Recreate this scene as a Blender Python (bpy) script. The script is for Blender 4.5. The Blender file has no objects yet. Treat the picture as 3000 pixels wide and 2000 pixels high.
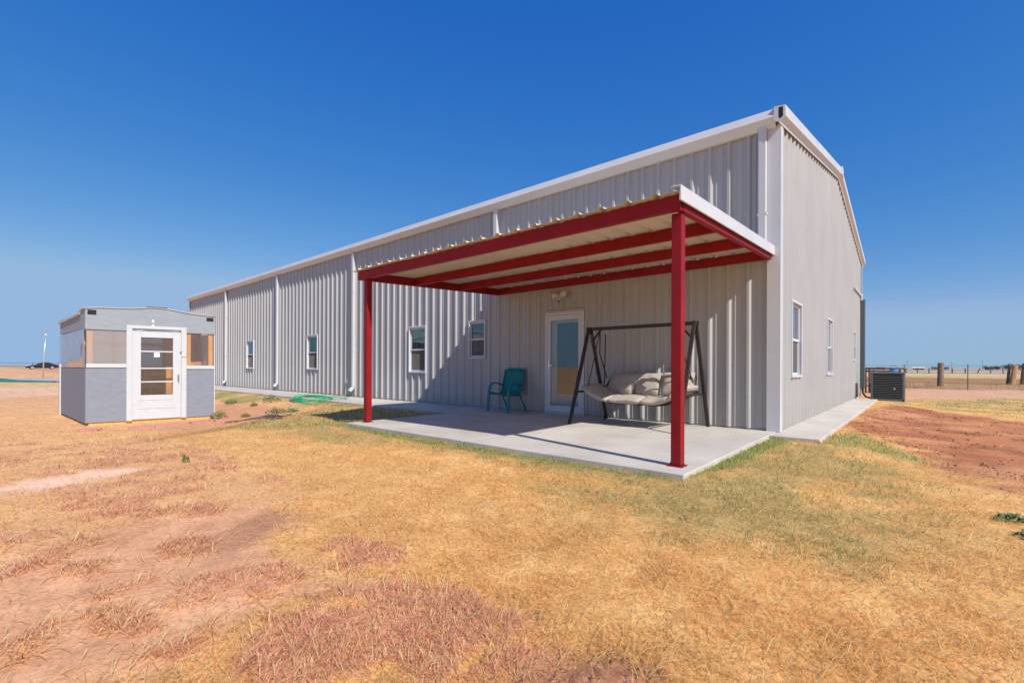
import bpy, bmesh, math, random
import numpy as np
from mathutils import Vector, Matrix

random.seed(7); rng = np.random.default_rng(11)
scene = bpy.context.scene
COL = scene.collection
R = math.radians

# ------------------------------------------------------------------ camera, sky, sun, exposure
CAM = Vector((1.6936, -8.3185, 0.9906)); YAW = -0.7211; FPX = 1375.8; CX = 1488.2; CY = 1075.3
cam_d = bpy.data.cameras.new('camera'); cam = bpy.data.objects.new('camera', cam_d); COL.objects.link(cam)
cam.location = CAM
cam.rotation_euler = (Matrix.Rotation(-YAW, 3, 'Z') @ Matrix.Rotation(R(90), 3, 'X') @ Matrix.Rotation(0.0039, 3, 'Z')).to_euler()
cam_d.sensor_width = 36.0; cam_d.lens = FPX / 3000 * 36
cam_d.shift_x = (1500 - CX) / 3000; cam_d.shift_y = (CY - 1000) / 3000
cam_d.clip_start = 0.05; cam_d.clip_end = 20000
scene.camera = cam

SUN = Vector((1, -0.22, 0.93)).normalized()
SUN_EL = math.asin(SUN.z); SUN_ROT = math.atan2(SUN.x, SUN.y)
world = bpy.data.worlds.new('World'); scene.world = world; world.use_nodes = True
wn = world.node_tree; wn.nodes.clear()
sky = wn.nodes.new('ShaderNodeTexSky'); sky.sky_type = 'NISHITA'; sky.sun_disc = False
sky.sun_elevation = SUN_EL; sky.sun_rotation = SUN_ROT
sky.altitude = 1000; sky.air_density = 1.0; sky.dust_density = 0.6; sky.ozone_density = 3.0
bg = wn.nodes.new('ShaderNodeBackground'); bg.inputs['Strength'].default_value = 0.13
wo = wn.nodes.new('ShaderNodeOutputWorld')
# grade of the whole dome: each channel of the physical sky through one power curve (deeper, cleaner blue)
sepc = wn.nodes.new('ShaderNodeSeparateColor'); comb = wn.nodes.new('ShaderNodeCombineColor')
wn.links.new(sky.outputs[0], sepc.inputs[0])
for ch, (top, pw, gain) in enumerate(((3.3, 1.8, 0.03135), (5.05, .9, 0.09613), (6.6, .35, 0.32637))):
    mn = wn.nodes.new('ShaderNodeMath'); mn.operation = 'MINIMUM'; mn.inputs[1].default_value = top
    pn = wn.nodes.new('ShaderNodeMath'); pn.operation = 'POWER'; pn.inputs[1].default_value = pw
    gn = wn.nodes.new('ShaderNodeMath'); gn.operation = 'MULTIPLY'; gn.inputs[1].default_value = gain/.13
    wn.links.new(sepc.outputs[ch], mn.inputs[0]); wn.links.new(mn.outputs[0], pn.inputs[0]); wn.links.new(pn.outputs[0], gn.inputs[0]); wn.links.new(gn.outputs[0], comb.inputs[ch])
wn.links.new(comb.outputs[0], bg.inputs[0]); wn.links.new(bg.outputs[0], wo.inputs[0])
sun_d = bpy.data.lights.new('sun', 'SUN'); sun = bpy.data.objects.new('sun', sun_d); COL.objects.link(sun)
sun_d.energy = 4.6; sun_d.angle = R(0.5); sun_d.color = (1.0, 0.95, 0.88)
sun.rotation_euler = SUN.to_track_quat('Z', 'Y').to_euler()
scene.view_settings.view_transform = 'Standard'; scene.view_settings.look = 'None'
scene.view_settings.gamma = 1.0; scene.view_settings.use_curve_mapping = False
scene.view_settings.exposure = 0.2

# ------------------------------------------------------------------ helpers
ORG = {}
class MB:
    """collects geometry in world coordinates, builds ONE mesh object"""
    def __init__(s): s.v = []; s.f = []; s.T = None
    def add(s, vs, fs):
        n = len(s.v); s.v += [tuple(v) for v in vs]; s.f += [tuple(i + n for i in f) for f in fs]; return s
    def quad(s, *p): return s.add(p, [tuple(range(len(p)))])
    def box(s, x0, x1, y0, y1, z0, z1):
        return s.add([(x0,y0,z0),(x1,y0,z0),(x1,y1,z0),(x0,y1,z0),(x0,y0,z1),(x1,y0,z1),(x1,y1,z1),(x0,y1,z1)],
                     [(0,3,2,1),(4,5,6,7),(0,1,5,4),(1,2,6,5),(2,3,7,6),(3,0,4,7)])
    def bar(s, p0, p1, w, h, up=(0,0,1)):
        p0 = Vector(p0); p1 = Vector(p1); d = (p1-p0).normalized(); up = Vector(up)
        if abs(d.dot(up)) > .98: up = Vector((0,1,0))
        a = d.cross(up).normalized()*w/2; b = a.cross(d).normalized()*h/2
        q = [p0-a-b,p0+a-b,p0+a+b,p0-a+b,p1-a-b,p1+a-b,p1+a+b,p1-a+b]
        return s.add(q, [(0,1,2,3),(7,6,5,4),(4,5,1,0),(5,6,2,1),(6,7,3,2),(7,4,0,3)])
    def tube(s, pts, r, n=8, closed=False, r1=None):
        pts = [Vector(p) for p in pts]; m = len(pts); vs = []; up = Vector((0,0,1)); prev = None
        for i, p in enumerate(pts):
            if closed: t = pts[(i+1) % m]-pts[i-1]
            else: t = pts[min(i+1, m-1)]-pts[max(i-1, 0)]
            t.normalize()
            if prev is None:
                ref = up if abs(t.dot(up)) < .9 else Vector((1,0,0)); a = t.cross(ref).normalized()
            else: a = (prev-t*prev.dot(t)).normalized()
            prev = a; b = t.cross(a)
            rr = r if r1 is None else r+(r1-r)*i/(m-1)
            for k in range(n):
                an = 2*math.pi*k/n; vs.append(p+(a*math.cos(an)+b*math.sin(an))*rr)
        fs = []
        for i in range(m if closed else m-1):
            j = (i+1) % m
            for k in range(n): fs.append((i*n+k, i*n+(k+1) % n, j*n+(k+1) % n, j*n+k))
        if not closed: fs.append(tuple(range(n-1,-1,-1))); fs.append(tuple((m-1)*n+k for k in range(n)))
        return s.add(vs, fs)
    def cyl(s, p0, p1, r0, r1=None, n=12): return s.tube([p0, p1], r0, n, r1=r0 if r1 is None else r1)
    def prism(s, poly, axis, a, b):
        """poly: list of 2D points, extruded along axis from a to b"""
        def P(u, v, t): return {'x': (t,u,v), 'y': (u,t,v), 'z': (u,v,t)}[axis]
        n = len(poly)
        vs = [P(u,v,a) for u,v in poly]+[P(u,v,b) for u,v in poly]
        return s.add(vs, [tuple(range(n)), tuple(range(2*n-1,n-1,-1))]+[(i,n+i,n+(i+1)%n,(i+1)%n) for i in range(n)])
    def build(s, name, mat, parent=None, smooth=False, bevel=0, sub=0, flip=True, seg=2):
        v = s.v if s.T is None else [tuple(s.T(*p)) for p in s.v]
        o = ORG.get(parent.name, Vector()) if parent else Vector()
        v = [(p[0]-o[0], p[1]-o[1], p[2]-o[2]) for p in v]
        me = bpy.data.meshes.new(name); me.from_pydata(v, [], s.f)
        if flip:
            bm = bmesh.new(); bm.from_mesh(me); bmesh.ops.recalc_face_normals(bm, faces=bm.faces); bm.to_mesh(me); bm.free()
        if smooth: me.polygons.foreach_set('use_smooth', [True]*len(me.polygons))
        me.materials.append(mat)
        ob = bpy.data.objects.new(name, me); COL.objects.link(ob)
        if parent: ob.parent = parent; ORG[ob.name] = o
        else: ORG[ob.name] = Vector()
        if bevel:
            m = ob.modifiers.new('bevel', 'BEVEL'); m.width = bevel; m.segments = seg; m.limit_method = 'ANGLE'; m.angle_limit = R(40)
        if sub:
            m = ob.modifiers.new('sub', 'SUBSURF'); m.levels = m.render_levels = sub
        return ob
def thing(name, label, cat, loc=(0,0,0), group=None):
    o = bpy.data.objects.new(name, None); COL.objects.link(o); o.location = loc; o.empty_display_size = .2
    ORG[o.name] = Vector(loc); return tag(o, label, cat, group)
def tag(o, label, cat, group=None):
    o['label'] = label; o['category'] = cat
    if group: o['group'] = group
    return o
def struct(o): o['kind'] = 'structure'; return o
def stuff(o): o['kind'] = 'stuff'; return o

def mat(name, col, rough=.6, metal=0., var=0., vscale=3., bump=0., bscale=40., spec=.5, stretch=None, var2=None, dirt=None):
    m = bpy.data.materials.new(name); m.use_nodes = True; nt = m.node_tree; b = nt.nodes['Principled BSDF']
    b.inputs['Base Color'].default_value = (*col, 1); b.inputs['Roughness'].default_value = rough
    b.inputs['Metallic'].default_value = metal; b.inputs['Specular IOR Level'].default_value = spec
    if var or bump or var2:
        tc = nt.nodes.new('ShaderNodeTexCoord'); src = tc.outputs['Object']
        if stretch:
            mp = nt.nodes.new('ShaderNodeMapping'); mp.inputs['Scale'].default_value = stretch
            nt.links.new(src, mp.inputs[0]); src = mp.outputs[0]
    if var:
        n = nt.nodes.new('ShaderNodeTexNoise'); n.inputs['Scale'].default_value = vscale; n.inputs['Detail'].default_value = 6
        nt.links.new(src, n.inputs['Vector'])
        rp = nt.nodes.new('ShaderNodeValToRGB'); rp.color_ramp.elements[0].position = .3; rp.color_ramp.elements[1].position = .7
        rp.color_ramp.elements[0].color = (*[c*(1-var) for c in col], 1)
        rp.color_ramp.elements[1].color = (*(var2 if var2 else [min(1, c*(1+var)) for c in col]), 1)
        nt.links.new(n.outputs[0], rp.inputs[0]); nt.links.new(rp.outputs[0], b.inputs['Base Color'])
        rr = nt.nodes.new('ShaderNodeMapRange'); rr.inputs['To Min'].default_value = max(0, rough-.1); rr.inputs['To Max'].default_value = min(1, rough+.1)
        nt.links.new(n.outputs[0], rr.inputs[0]); nt.links.new(rr.outputs[0], b.inputs['Roughness'])
    if bump:
        n2 = nt.nodes.new('ShaderNodeTexNoise'); n2.inputs['Scale'].default_value = bscale; n2.inputs['Detail'].default_value = 5
        nt.links.new(src, n2.inputs['Vector'])
        bp = nt.nodes.new('ShaderNodeBump'); bp.inputs['Strength'].default_value = bump; bp.inputs['Distance'].default_value = .01
        nt.links.new(n2.outputs[0], bp.inputs['Height']); nt.links.new(bp.outputs[0], b.inputs['Normal'])
    return m
def glass_mat(name, tint=(.75,.8,.8), base=.12, rough=0.0, bump=0, gain=1.0, haze=None):
    m = bpy.data.materials.new(name); m.use_nodes = True; nt = m.node_tree; nt.nodes.clear()
    out = nt.nodes.new('ShaderNodeOutputMaterial'); mx = nt.nodes.new('ShaderNodeMixShader')
    tr = nt.nodes.new('ShaderNodeBsdfTransparent'); tr.inputs[0].default_value = (*tint, 1)
    gl = nt.nodes.new('ShaderNodeBsdfGlossy'); gl.inputs['Roughness'].default_value = rough
    lw = nt.nodes.new('ShaderNodeLayerWeight'); fr = nt.nodes.new('ShaderNodeMath'); fr.operation = 'POWER'; fr.inputs[1].default_value = 4.5   # Schlick, the same from both sides
    nt.links.new(lw.outputs['Facing'], fr.inputs[0])
    ad = nt.nodes.new('ShaderNodeMath'); ad.operation = 'MULTIPLY_ADD'; ad.inputs[1].default_value = gain; ad.inputs[2].default_value = base; ad.use_clamp = True
    nt.links.new(fr.outputs[0], ad.inputs[0]); nt.links.new(ad.outputs[0], mx.inputs[0])
    nt.links.new(tr.outputs[0], mx.inputs[1]); nt.links.new(gl.outputs[0], mx.inputs[2]); nt.links.new(mx.outputs[0], out.inputs[0])
    if haze:   # scuffed plastic: part of the light is scattered
        df = nt.nodes.new('ShaderNodeBsdfDiffuse'); df.inputs[0].default_value = (*haze[1], 1); m2 = nt.nodes.new('ShaderNodeMixShader'); m2.inputs[0].default_value = haze[0]
        nt.links.new(tr.outputs[0], m2.inputs[1]); nt.links.new(df.outputs[0], m2.inputs[2]); nt.links.new(m2.outputs[0], mx.inputs[1])
    if bump:
        tc = nt.nodes.new('ShaderNodeTexCoord'); n2 = nt.nodes.new('ShaderNodeTexNoise'); n2.inputs['Scale'].default_value = 1.6; n2.inputs['Detail'].default_value = 1.5
        nt.links.new(tc.outputs['Object'], n2.inputs['Vector'])
        bp = nt.nodes.new('ShaderNodeBump'); bp.inputs['Strength'].default_value = bump; bp.inputs['Distance'].default_value = .06
        nt.links.new(n2.outputs[0], bp.inputs['Height']); nt.links.new(bp.outputs[0], gl.inputs['Normal'])
    return m
def attr_mat(name, rough=.9, transl=0., noise=None):
    m = bpy.data.materials.new(name); m.use_nodes = True; nt = m.node_tree; b = nt.nodes['Principled BSDF']
    b.inputs['Roughness'].default_value = rough; b.inputs['Specular IOR Level'].default_value = .15
    a = nt.nodes.new('ShaderNodeAttribute'); a.attribute_name = 'Col'; a.attribute_type = 'GEOMETRY'
    nt.links.new(a.outputs['Color'], b.inputs['Base Color'])
    if transl:
        out = nt.nodes['Material Output']; t = nt.nodes.new('ShaderNodeBsdfTranslucent'); mx = nt.nodes.new('ShaderNodeMixShader'); mx.inputs[0].default_value = transl
        nt.links.new(a.outputs['Color'], t.inputs[0]); nt.links.new(b.outputs[0], mx.inputs[1]); nt.links.new(t.outputs[0], mx.inputs[2]); nt.links.new(mx.outputs[0], out.inputs[0])
    return m

M = {}
M['wall'] = mat('stone_painted_steel', (.425,.42,.413), .34, var=.035, vscale=.9, bump=.05, bscale=3)
nt = M['wall'].node_tree; bb = nt.nodes['Principled BSDF']; tc = nt.nodes.new('ShaderNodeTexCoord'); sp = nt.nodes.new('ShaderNodeSeparateXYZ'); nt.links.new(tc.outputs['Object'], sp.inputs[0])
mr = nt.nodes.new('ShaderNodeMapRange'); mr.inputs['From Min'].default_value = .42; mr.inputs['From Max'].default_value = .02; mr.inputs['To Max'].default_value = .62; nt.links.new(sp.outputs['Z'], mr.inputs[0])
nn = nt.nodes.new('ShaderNodeTexNoise'); nn.inputs['Scale'].default_value = 5; nn.inputs['Detail'].default_value = 6; nt.links.new(tc.outputs['Object'], nn.inputs['Vector'])
m1 = nt.nodes.new('ShaderNodeMath'); m1.operation = 'MULTIPLY'; nt.links.new(mr.outputs[0], m1.inputs[0]); nt.links.new(nn.outputs[0], m1.inputs[1])
mp = nt.nodes.new('ShaderNodeMapping'); mp.inputs['Scale'].default_value = (7,7,.35); nt.links.new(tc.outputs['Object'], mp.inputs[0])
n3 = nt.nodes.new('ShaderNodeTexNoise'); n3.inputs['Scale'].default_value = 1; n3.inputs['Detail'].default_value = 4; nt.links.new(mp.outputs[0], n3.inputs['Vector'])
m2 = nt.nodes.new('ShaderNodeMapRange'); m2.inputs['From Min'].default_value = .52; m2.inputs['From Max'].default_value = .75; m2.inputs['To Max'].default_value = .10; nt.links.new(n3.outputs[0], m2.inputs[0])
ad = nt.nodes.new('ShaderNodeMath'); ad.operation = 'ADD'; ad.use_clamp = True; nt.links.new(m1.outputs[0], ad.inputs[0]); nt.links.new(m2.outputs[0], ad.inputs[1])
mx = nt.nodes.new('ShaderNodeMix'); mx.data_type = 'RGBA'; src = bb.inputs['Base Color'].links[0].from_socket
nt.links.new(ad.outputs[0], mx.inputs['Factor']); nt.links.new(src, mx.inputs['A']); mx.inputs['B'].default_value = (.33,.26,.19,1); nt.links.new(mx.outputs['Result'], bb.inputs['Base Color'])
M['soffit'] = mat('tan_painted_steel', (.60,.545,.46), .45, var=.05, vscale=1.5)
M['white'] = mat('white_painted_steel', (.58,.58,.59), .35, var=.03, vscale=2.)
M['red'] = mat('red_painted_steel', (.25,.011,.016), .5, var=.16, vscale=4., bump=.05, bscale=30, spec=.2)
M['dark'] = mat('dark_void', (.012,.012,.014), .8)
M['galv'] = mat('galvanised_roof', (.62,.64,.66), .35, metal=.6, var=.05, vscale=2)
M['vinyl'] = mat('white_vinyl', (.60,.62,.66), .4, var=.02, vscale=3)
M['beige'] = mat('beige_trim', (.50,.44,.38), .5, var=.05, vscale=4)
M['glass'] = glass_mat('window_glass', (.62,.68,.68), .13, gain=1.3)
M['doorglass'] = glass_mat('storm_door_glass', (.85,.88,.88), .05, gain=1.0)
M['litglass'] = glass_mat('door_lite_glass', (.22,.26,.28), .16, gain=1.0)
M['blind'] = mat('ivory_blind', (.55,.5,.43), .6)
M['screen'] = mat('insect_screen', (.24,.215,.19), .8)
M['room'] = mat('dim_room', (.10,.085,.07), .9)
M['drape'] = mat('brown_curtain', (.26,.19,.14), .9, var=.2, vscale=6, stretch=(12,12,.6))
M['chrome'] = mat('brushed_nickel', (.6,.6,.6), .3, metal=1)
M['black'] = mat('black_rubber', (.02,.02,.022), .55)
M['swing'] = mat('brown_powdercoat', (.032,.021,.02), .45, var=.2, vscale=8)
M['cushion'] = mat('oatmeal_canvas', (.43,.372,.315), .95, var=.07, vscale=9, bump=.35, bscale=11, spec=.1)
M['teal'] = mat('teal_sling', (.0,.18,.17), .6, var=.12, vscale=6, bump=.2, bscale=300)
M['tealf'] = mat('teal_frame', (.0,.19,.21), .4, var=.08, vscale=8)
M['ac'] = mat('slate_cabinet', (.095,.118,.13), .45, var=.06, vscale=5)
M['louver'] = mat('dark_louver', (.085,.10,.11), .5)
M['coil'] = mat('dark_coil', (.02,.022,.024), .6)
M['rust'] = mat('rusty_pipe', (.11,.045,.03), .85, var=.35, vscale=9, bump=.2)
M['wood'] = mat('weathered_post', (.20,.135,.095), .9, var=.35, vscale=6, bump=.8, bscale=20, stretch=(1,1,.12))
M['newwood'] = mat('tan_post', (.46,.28,.14), .85, var=.2, vscale=6, bump=.4, bscale=20, stretch=(1,1,.12))
M['tpost'] = mat('t_post_steel', (.07,.05,.045), .7)
M['wire'] = mat('fence_wire', (.22,.22,.22), .5, metal=.7)
M['siding'] = mat('grey_painted_siding', (.225,.25,.30), .75, var=.08, vscale=5, bump=.35, bscale=18, stretch=(1,1,5))
M['sidinglap'] = mat('grey_fascia_board', (.28,.315,.355), .75, var=.07, vscale=4, bump=.3, bscale=16, stretch=(1,1,4))
M['shedwhite'] = mat('white_painted_board', (.54,.56,.58), .55, var=.03, vscale=6, bump=.15, bscale=25)
M['stud'] = mat('raw_pine', (.80,.43,.13), .75, var=.16, vscale=5, bump=.25, bscale=18, stretch=(3,3,.35))
M['ply'] = mat('plywood', (.74,.35,.12), .8, var=.22, vscale=3, stretch=(4,4,.6))
M['plastic'] = glass_mat('clear_plastic_sheet', (.92,.86,.82), .05, rough=.05, gain=.7, haze=(.24,(.72,.68,.66)))
M['shedglass'] = glass_mat('shed_door_glass', (.93,.90,.88), .04, gain=.7, haze=(.05,(.7,.66,.62)))
M['wavy'] = glass_mat('wavy_plastic_sheet', (.85,.78,.74), .24, rough=.05, bump=.10, gain=.8, haze=(.6,(.68,.57,.52)))
M['frost'] = glass_mat('frosted_panel', (.8,.8,.8), .06, rough=.3, gain=.6, haze=(.5,(.8,.78,.76)))
def translucent(m, k):
    nt = m.node_tree; b = nt.nodes['Principled BSDF']; t = nt.nodes.new('ShaderNodeBsdfTranslucent'); t.inputs[0].default_value = b.inputs['Base Color'].default_value
    mx = nt.nodes.new('ShaderNodeMixShader'); mx.inputs[0].default_value = k
    nt.links.new(b.outputs[0], mx.inputs[1]); nt.links.new(t.outputs[0], mx.inputs[2]); nt.links.new(mx.outputs[0], nt.nodes['Material Output'].inputs[0])
M['tarp'] = mat('white_roof_sheet', (.72,.70,.68), .7, var=.08, vscale=3)
translucent(M['tarp'], .45)
M['conc'] = mat('concrete', (.56,.51,.445), .9, var=.17, vscale=1.1, bump=.25, bscale=60, var2=(.61,.555,.49))
nt = M['conc'].node_tree; bb = nt.nodes['Principled BSDF']; tc = nt.nodes.new('ShaderNodeTexCoord'); src = bb.inputs['Base Color'].links[0].from_socket
for sc_, lo, hi, k_, col_ in ((.75,.50,.68,.42,(.42,.335,.25,1)), (3.2,.56,.74,.30,(.36,.30,.24,1)), (45.,.60,.72,.25,(.30,.27,.24,1))):
    nn = nt.nodes.new('ShaderNodeTexNoise'); nn.inputs['Scale'].default_value = sc_; nn.inputs['Detail'].default_value = 7; nn.inputs['Roughness'].default_value = .62; nt.links.new(tc.outputs['Object'], nn.inputs['Vector'])
    mr = nt.nodes.new('ShaderNodeMapRange'); mr.inputs['From Min'].default_value = lo; mr.inputs['From Max'].default_value = hi; mr.inputs['To Max'].default_value = k_; nt.links.new(nn.outputs[0], mr.inputs[0])
    mx = nt.nodes.new('ShaderNodeMix'); mx.data_type = 'RGBA'; nt.links.new(mr.outputs[0], mx.inputs['Factor']); nt.links.new(src, mx.inputs['A']); mx.inputs['B'].default_value = col_; src = mx.outputs['Result']
nt.links.new(src, bb.inputs['Base Color'])
M['paver'] = mat('pink_paver', (.52,.23,.18), .9, var=.15, vscale=9, bump=.4, bscale=50)
M['hose'] = mat('green_hose', (.02,.42,.20), .35)
M['hosed'] = mat('grey_hose', (.10,.085,.085), .45)
M['hoseb'] = mat('tan_hose', (.27,.19,.15), .5)
M['carpaint'] = mat('dark_car_paint', (.022,.018,.024), .18)
M['carglass'] = mat('car_glass', (.02,.022,.03), .08)
M['rim'] = mat('alloy_rim', (.6,.6,.62), .3, metal=.7)
M['lamp'] = mat('headlight_lens', (.8,.8,.82), .2)
M['tail'] = mat('taillight_lens', (.4,.02,.02), .3)
M['gravel'] = mat('grey_gravel', (.42,.385,.365), .95, var=.12, vscale=1.5, bump=.5, bscale=8)
M['tealtarp'] = mat('dark_teal_fabric', (.03,.13,.11), .7, var=.2, vscale=2)
M['leaf'] = mat('weed_leaf', (.11,.16,.05), .7, var=.3, vscale=9)
M['sprig'] = mat('dull_sprig', (.24,.27,.10), .7)
M['brightleaf'] = mat('bright_leaf', (.28,.55,.03), .6)
M['bush'] = mat('juniper_foliage', (.06,.075,.045), .9, var=.3, vscale=.4)
M['bark'] = mat('grey_bark', (.14,.10,.075), .9)
M['barnpink'] = mat('faded_red_wall', (.42,.27,.25), .8)
M['barnwhite'] = mat('pale_wall', (.62,.56,.48), .8)
M['barnroof'] = mat('dark_roof', (.10,.12,.14), .6)
M['barnbrown'] = mat('brown_wall', (.24,.15,.11), .8)
M['tealroof'] = mat('pale_green_roof', (.30,.50,.46), .4, var=.04)
M['blue'] = mat('blue_plastic', (.06,.27,.62), .4)
M['bone'] = mat('pale_litter', (.72,.66,.58), .8)
M['paper'] = mat('white_paper', (.8,.8,.78), .7)
M['flood'] = mat('cream_fixture', (.66,.57,.47), .45)

# ------------------------------------------------------------------ ground height and zones (world metres)
def ss(a, b, x):
    t = np.clip((np.asarray(x, float)-a)/(b-a), 0, 1); return t*t*(3-2*t)
_lat = rng.random((256, 256))
def vnoise(x, y):
    x = np.asarray(x, float); y = np.asarray(y, float)
    xi = np.floor(x).astype(int); yi = np.floor(y).astype(int); fx = x-xi; fy = y-yi
    fx = fx*fx*(3-2*fx); fy = fy*fy*(3-2*fy); a = lambda i, j: _lat[(xi+i) & 255, (yi+j) & 255]
    return (a(0,0)*(1-fx)+a(1,0)*fx)*(1-fy)+(a(0,1)*(1-fx)+a(1,1)*fx)*fy
def fbm(x, y, s=1., o=4):
    r = 0; w = .5; t = 0
    for k in range(o):
        r = r+w*vnoise(np.asarray(x)*s+17.3*k, np.asarray(y)*s+9.1*k); t += w; w *= .55; s *= 2.03
    return r/t
def boxdist(x, y, x0, x1, y0, y1):
    dx = np.maximum(np.maximum(x0-x, x-x1), 0); dy = np.maximum(np.maximum(y0-y, y-y1), 0); return np.hypot(dx, dy)
def H(x, y):
    x = np.asarray(x, float); y = np.asarray(y, float)
    slab = np.minimum(np.minimum(boxdist(x,y,-5.92,0,-3.98,0), boxdist(x,y,-30.6,-5.9,-1.47,0)), boxdist(x,y,0,.64,-.5,11.05))
    base = -.05-.06*ss(.05, 1.6, slab)-.03*ss(-5,-8,x)*ss(-1,-3,y)
    d = -.21*ss(.1,1.7,-8.0-(y+5.44)*.63-x)*ss(-1.7,-3.8,y)
    far = .14*ss(-25,-60,x)+.17*ss(-60,-120,x)
    return base+d+far
def Hs(x, y): return float(H(x, y))+0.
def pmask(x, y, poly, soft, warp=.0, wscale=2.):
    """soft inside mask of a world polygon with a noise-warped edge"""
    x = np.asarray(x, float); y = np.asarray(y, float)
    P = np.array(poly); out = np.zeros(x.shape)
    lo = P.min(0)-soft-warp; hi = P.max(0)+soft+warp
    sel = (x > lo[0]) & (x < hi[0]) & (y > lo[1]) & (y < hi[1])
    if not sel.any(): return out
    xx = x[sel]; yy = y[sel]
    if warp:
        xx = xx+warp*2*(fbm(xx, yy, wscale, 3)-.5); yy = yy+warp*2*(fbm(xx+31, yy+7, wscale, 3)-.5)
    ins = np.zeros(xx.shape, bool); dm = np.full(xx.shape, 1e9)
    for i in range(len(P)):
        a = P[i]; b = P[(i+1) % len(P)]
        c = (a[1] > yy) != (b[1] > yy)
        with np.errstate(divide='ignore', invalid='ignore'):
            xi = (b[0]-a[0])*(yy-a[1])/(b[1]-a[1])+a[0]
        ins ^= c & (xx < xi)
        e = b-a; t = np.clip(((xx-a[0])*e[0]+(yy-a[1])*e[1])/max(e@e, 1e-9), 0, 1)
        dm = np.minimum(dm, np.hypot(xx-a[0]-t*e[0], yy-a[1]-t*e[1]))
    sd = np.where(ins, dm, -dm); out[sel] = ss(-soft, soft, sd); return out
Z = dict(
 bare=[(-2.3,-8.22),(-2.44,-7.75),(-2.43,-7.37),(-2.42,-7.04),(-2.11,-6.65),(-1.52,-6.79),(-1.31,-7.1),(-.57,-6.96),(-.36,-7.03),(-.42,-7.31),(-.51,-7.46),(-.4,-7.54),(-.15,-7.75),(-.6,-8.5),(-1.6,-9.3)],
 pale=[(-4.35,-8.37),(-4.97,-7.46),(-4.47,-7.14),(-4.09,-7.64),(-4.09,-7.97)],
 damp=[(-1.37,-7.49),(-1.84,-7.24),(-2.01,-6.69),(-1.67,-6.72),(-1.41,-7.18),(-1.23,-7.43)],
 brown=[(.62,-7.12),(.69,-6.9),(.78,-6.75),(.95,-6.72),(1.05,-6.85),(.9,-7.05)],
 straggle=[(-2.3,-8.22),(-2.44,-7.75),(-2.0,-6.56),(-3.18,-6.34),(-5.21,-6.36),(-9.05,-6.61),(-11,-9),(-5,-10)],
 front=[(-6.3,-4.15),(-6.3,-3.6),(-5.9,-3.9),(-3.18,-3.95),(-.09,-3.98),(-.05,-4.1),(-1.42,-4.2),(-3.18,-4.3)],
 right=[(-.05,-3.9),(.0,-3.95),(.22,-3.0),(.27,-1.6),(.3,-.5),(0,-.45)],
 sidew=[(.6,-.55),(.62,.4),(.9,1.2),(1.15,.6),(1.5,-.2),(1.9,-1.1),(1.7,-1.2),(1.1,-.5)],
 olive=[(-1.36,-4.79),(-.39,-4.79),(-.09,-4.07),(.2,-.59),(.94,-.1),(1.7,-1.8),(1.85,-4.38),(1.4,-5.03),(.99,-5.12),(.33,-5.37)],
 soft=[(-6.8,-4.9),(-6.4,-3.9),(-3,-3.98),(0,-4.0),(-.2,-4.4),(-1.5,-4.5),(-3.5,-4.5),(-5,-5.1)],
 tilled=[(.7,2.11),(.72,6.13),(.9,9.6),(1.56,9.2),(3.3,6.05),(5.5,4.5),(5,-2),(2.6,-2.9),(2.14,-1.91),(1.88,-.95),(1.48,.29),(.92,1.3)],
 gband=[(.9,11.3),(1.15,14.33),(4.51,16.93),(9,17),(8,6.5),(3.41,7.04),(2.7,8.7),(1.0,9.6)],
 lanes=[(-3,24.24),(-3,21),(1.14,14.59),(4.55,17.22),(12,17),(16,29),(5.96,27.5)],
 trench=[(-8.25,-5.44),(-9.45,-3.82),(-10.3,-2.09),(-10.1,-2.05),(-9.1,-3.82),(-7.7,-5.5),(-6.9,-6.6),(-7.3,-6.7)],
 odirt=[(-17.8,-3.3),(-15.1,-2.9),(-12.5,-2.5),(-11.0,-2.5),(-10.4,-3.2),(-10.0,-4.4),(-9.6,-5.2),(-10.8,-6.4),(-11.9,-5.6),(-12,-4.2),(-16,-4)],
 wgreen=[(-21.9,-1.5),(-17.1,-1.5),(-13.3,-1.5),(-10.6,-1.5),(-9.6,-1.6),(-10.3,-2.1),(-12.4,-2.35),(-14.8,-2.55),(-16.8,-2.9),(-22,-2.9)],
 lawnl=[(-10.2,-1.5),(-10.0,-2.14),(-9.02,-3.9),(-7.88,-5.48),(-6.2,-4.3),(-6.0,-1.5)],
 yband=[(-48,-7.6),(-44.4,-2),(-37.8,-2),(-40.4,-8.6)],
 pinkfar=[(-38.9,-8.6),(-37.6,-3.8),(-26.9,-4.2),(-27,-8.8)],
)
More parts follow.
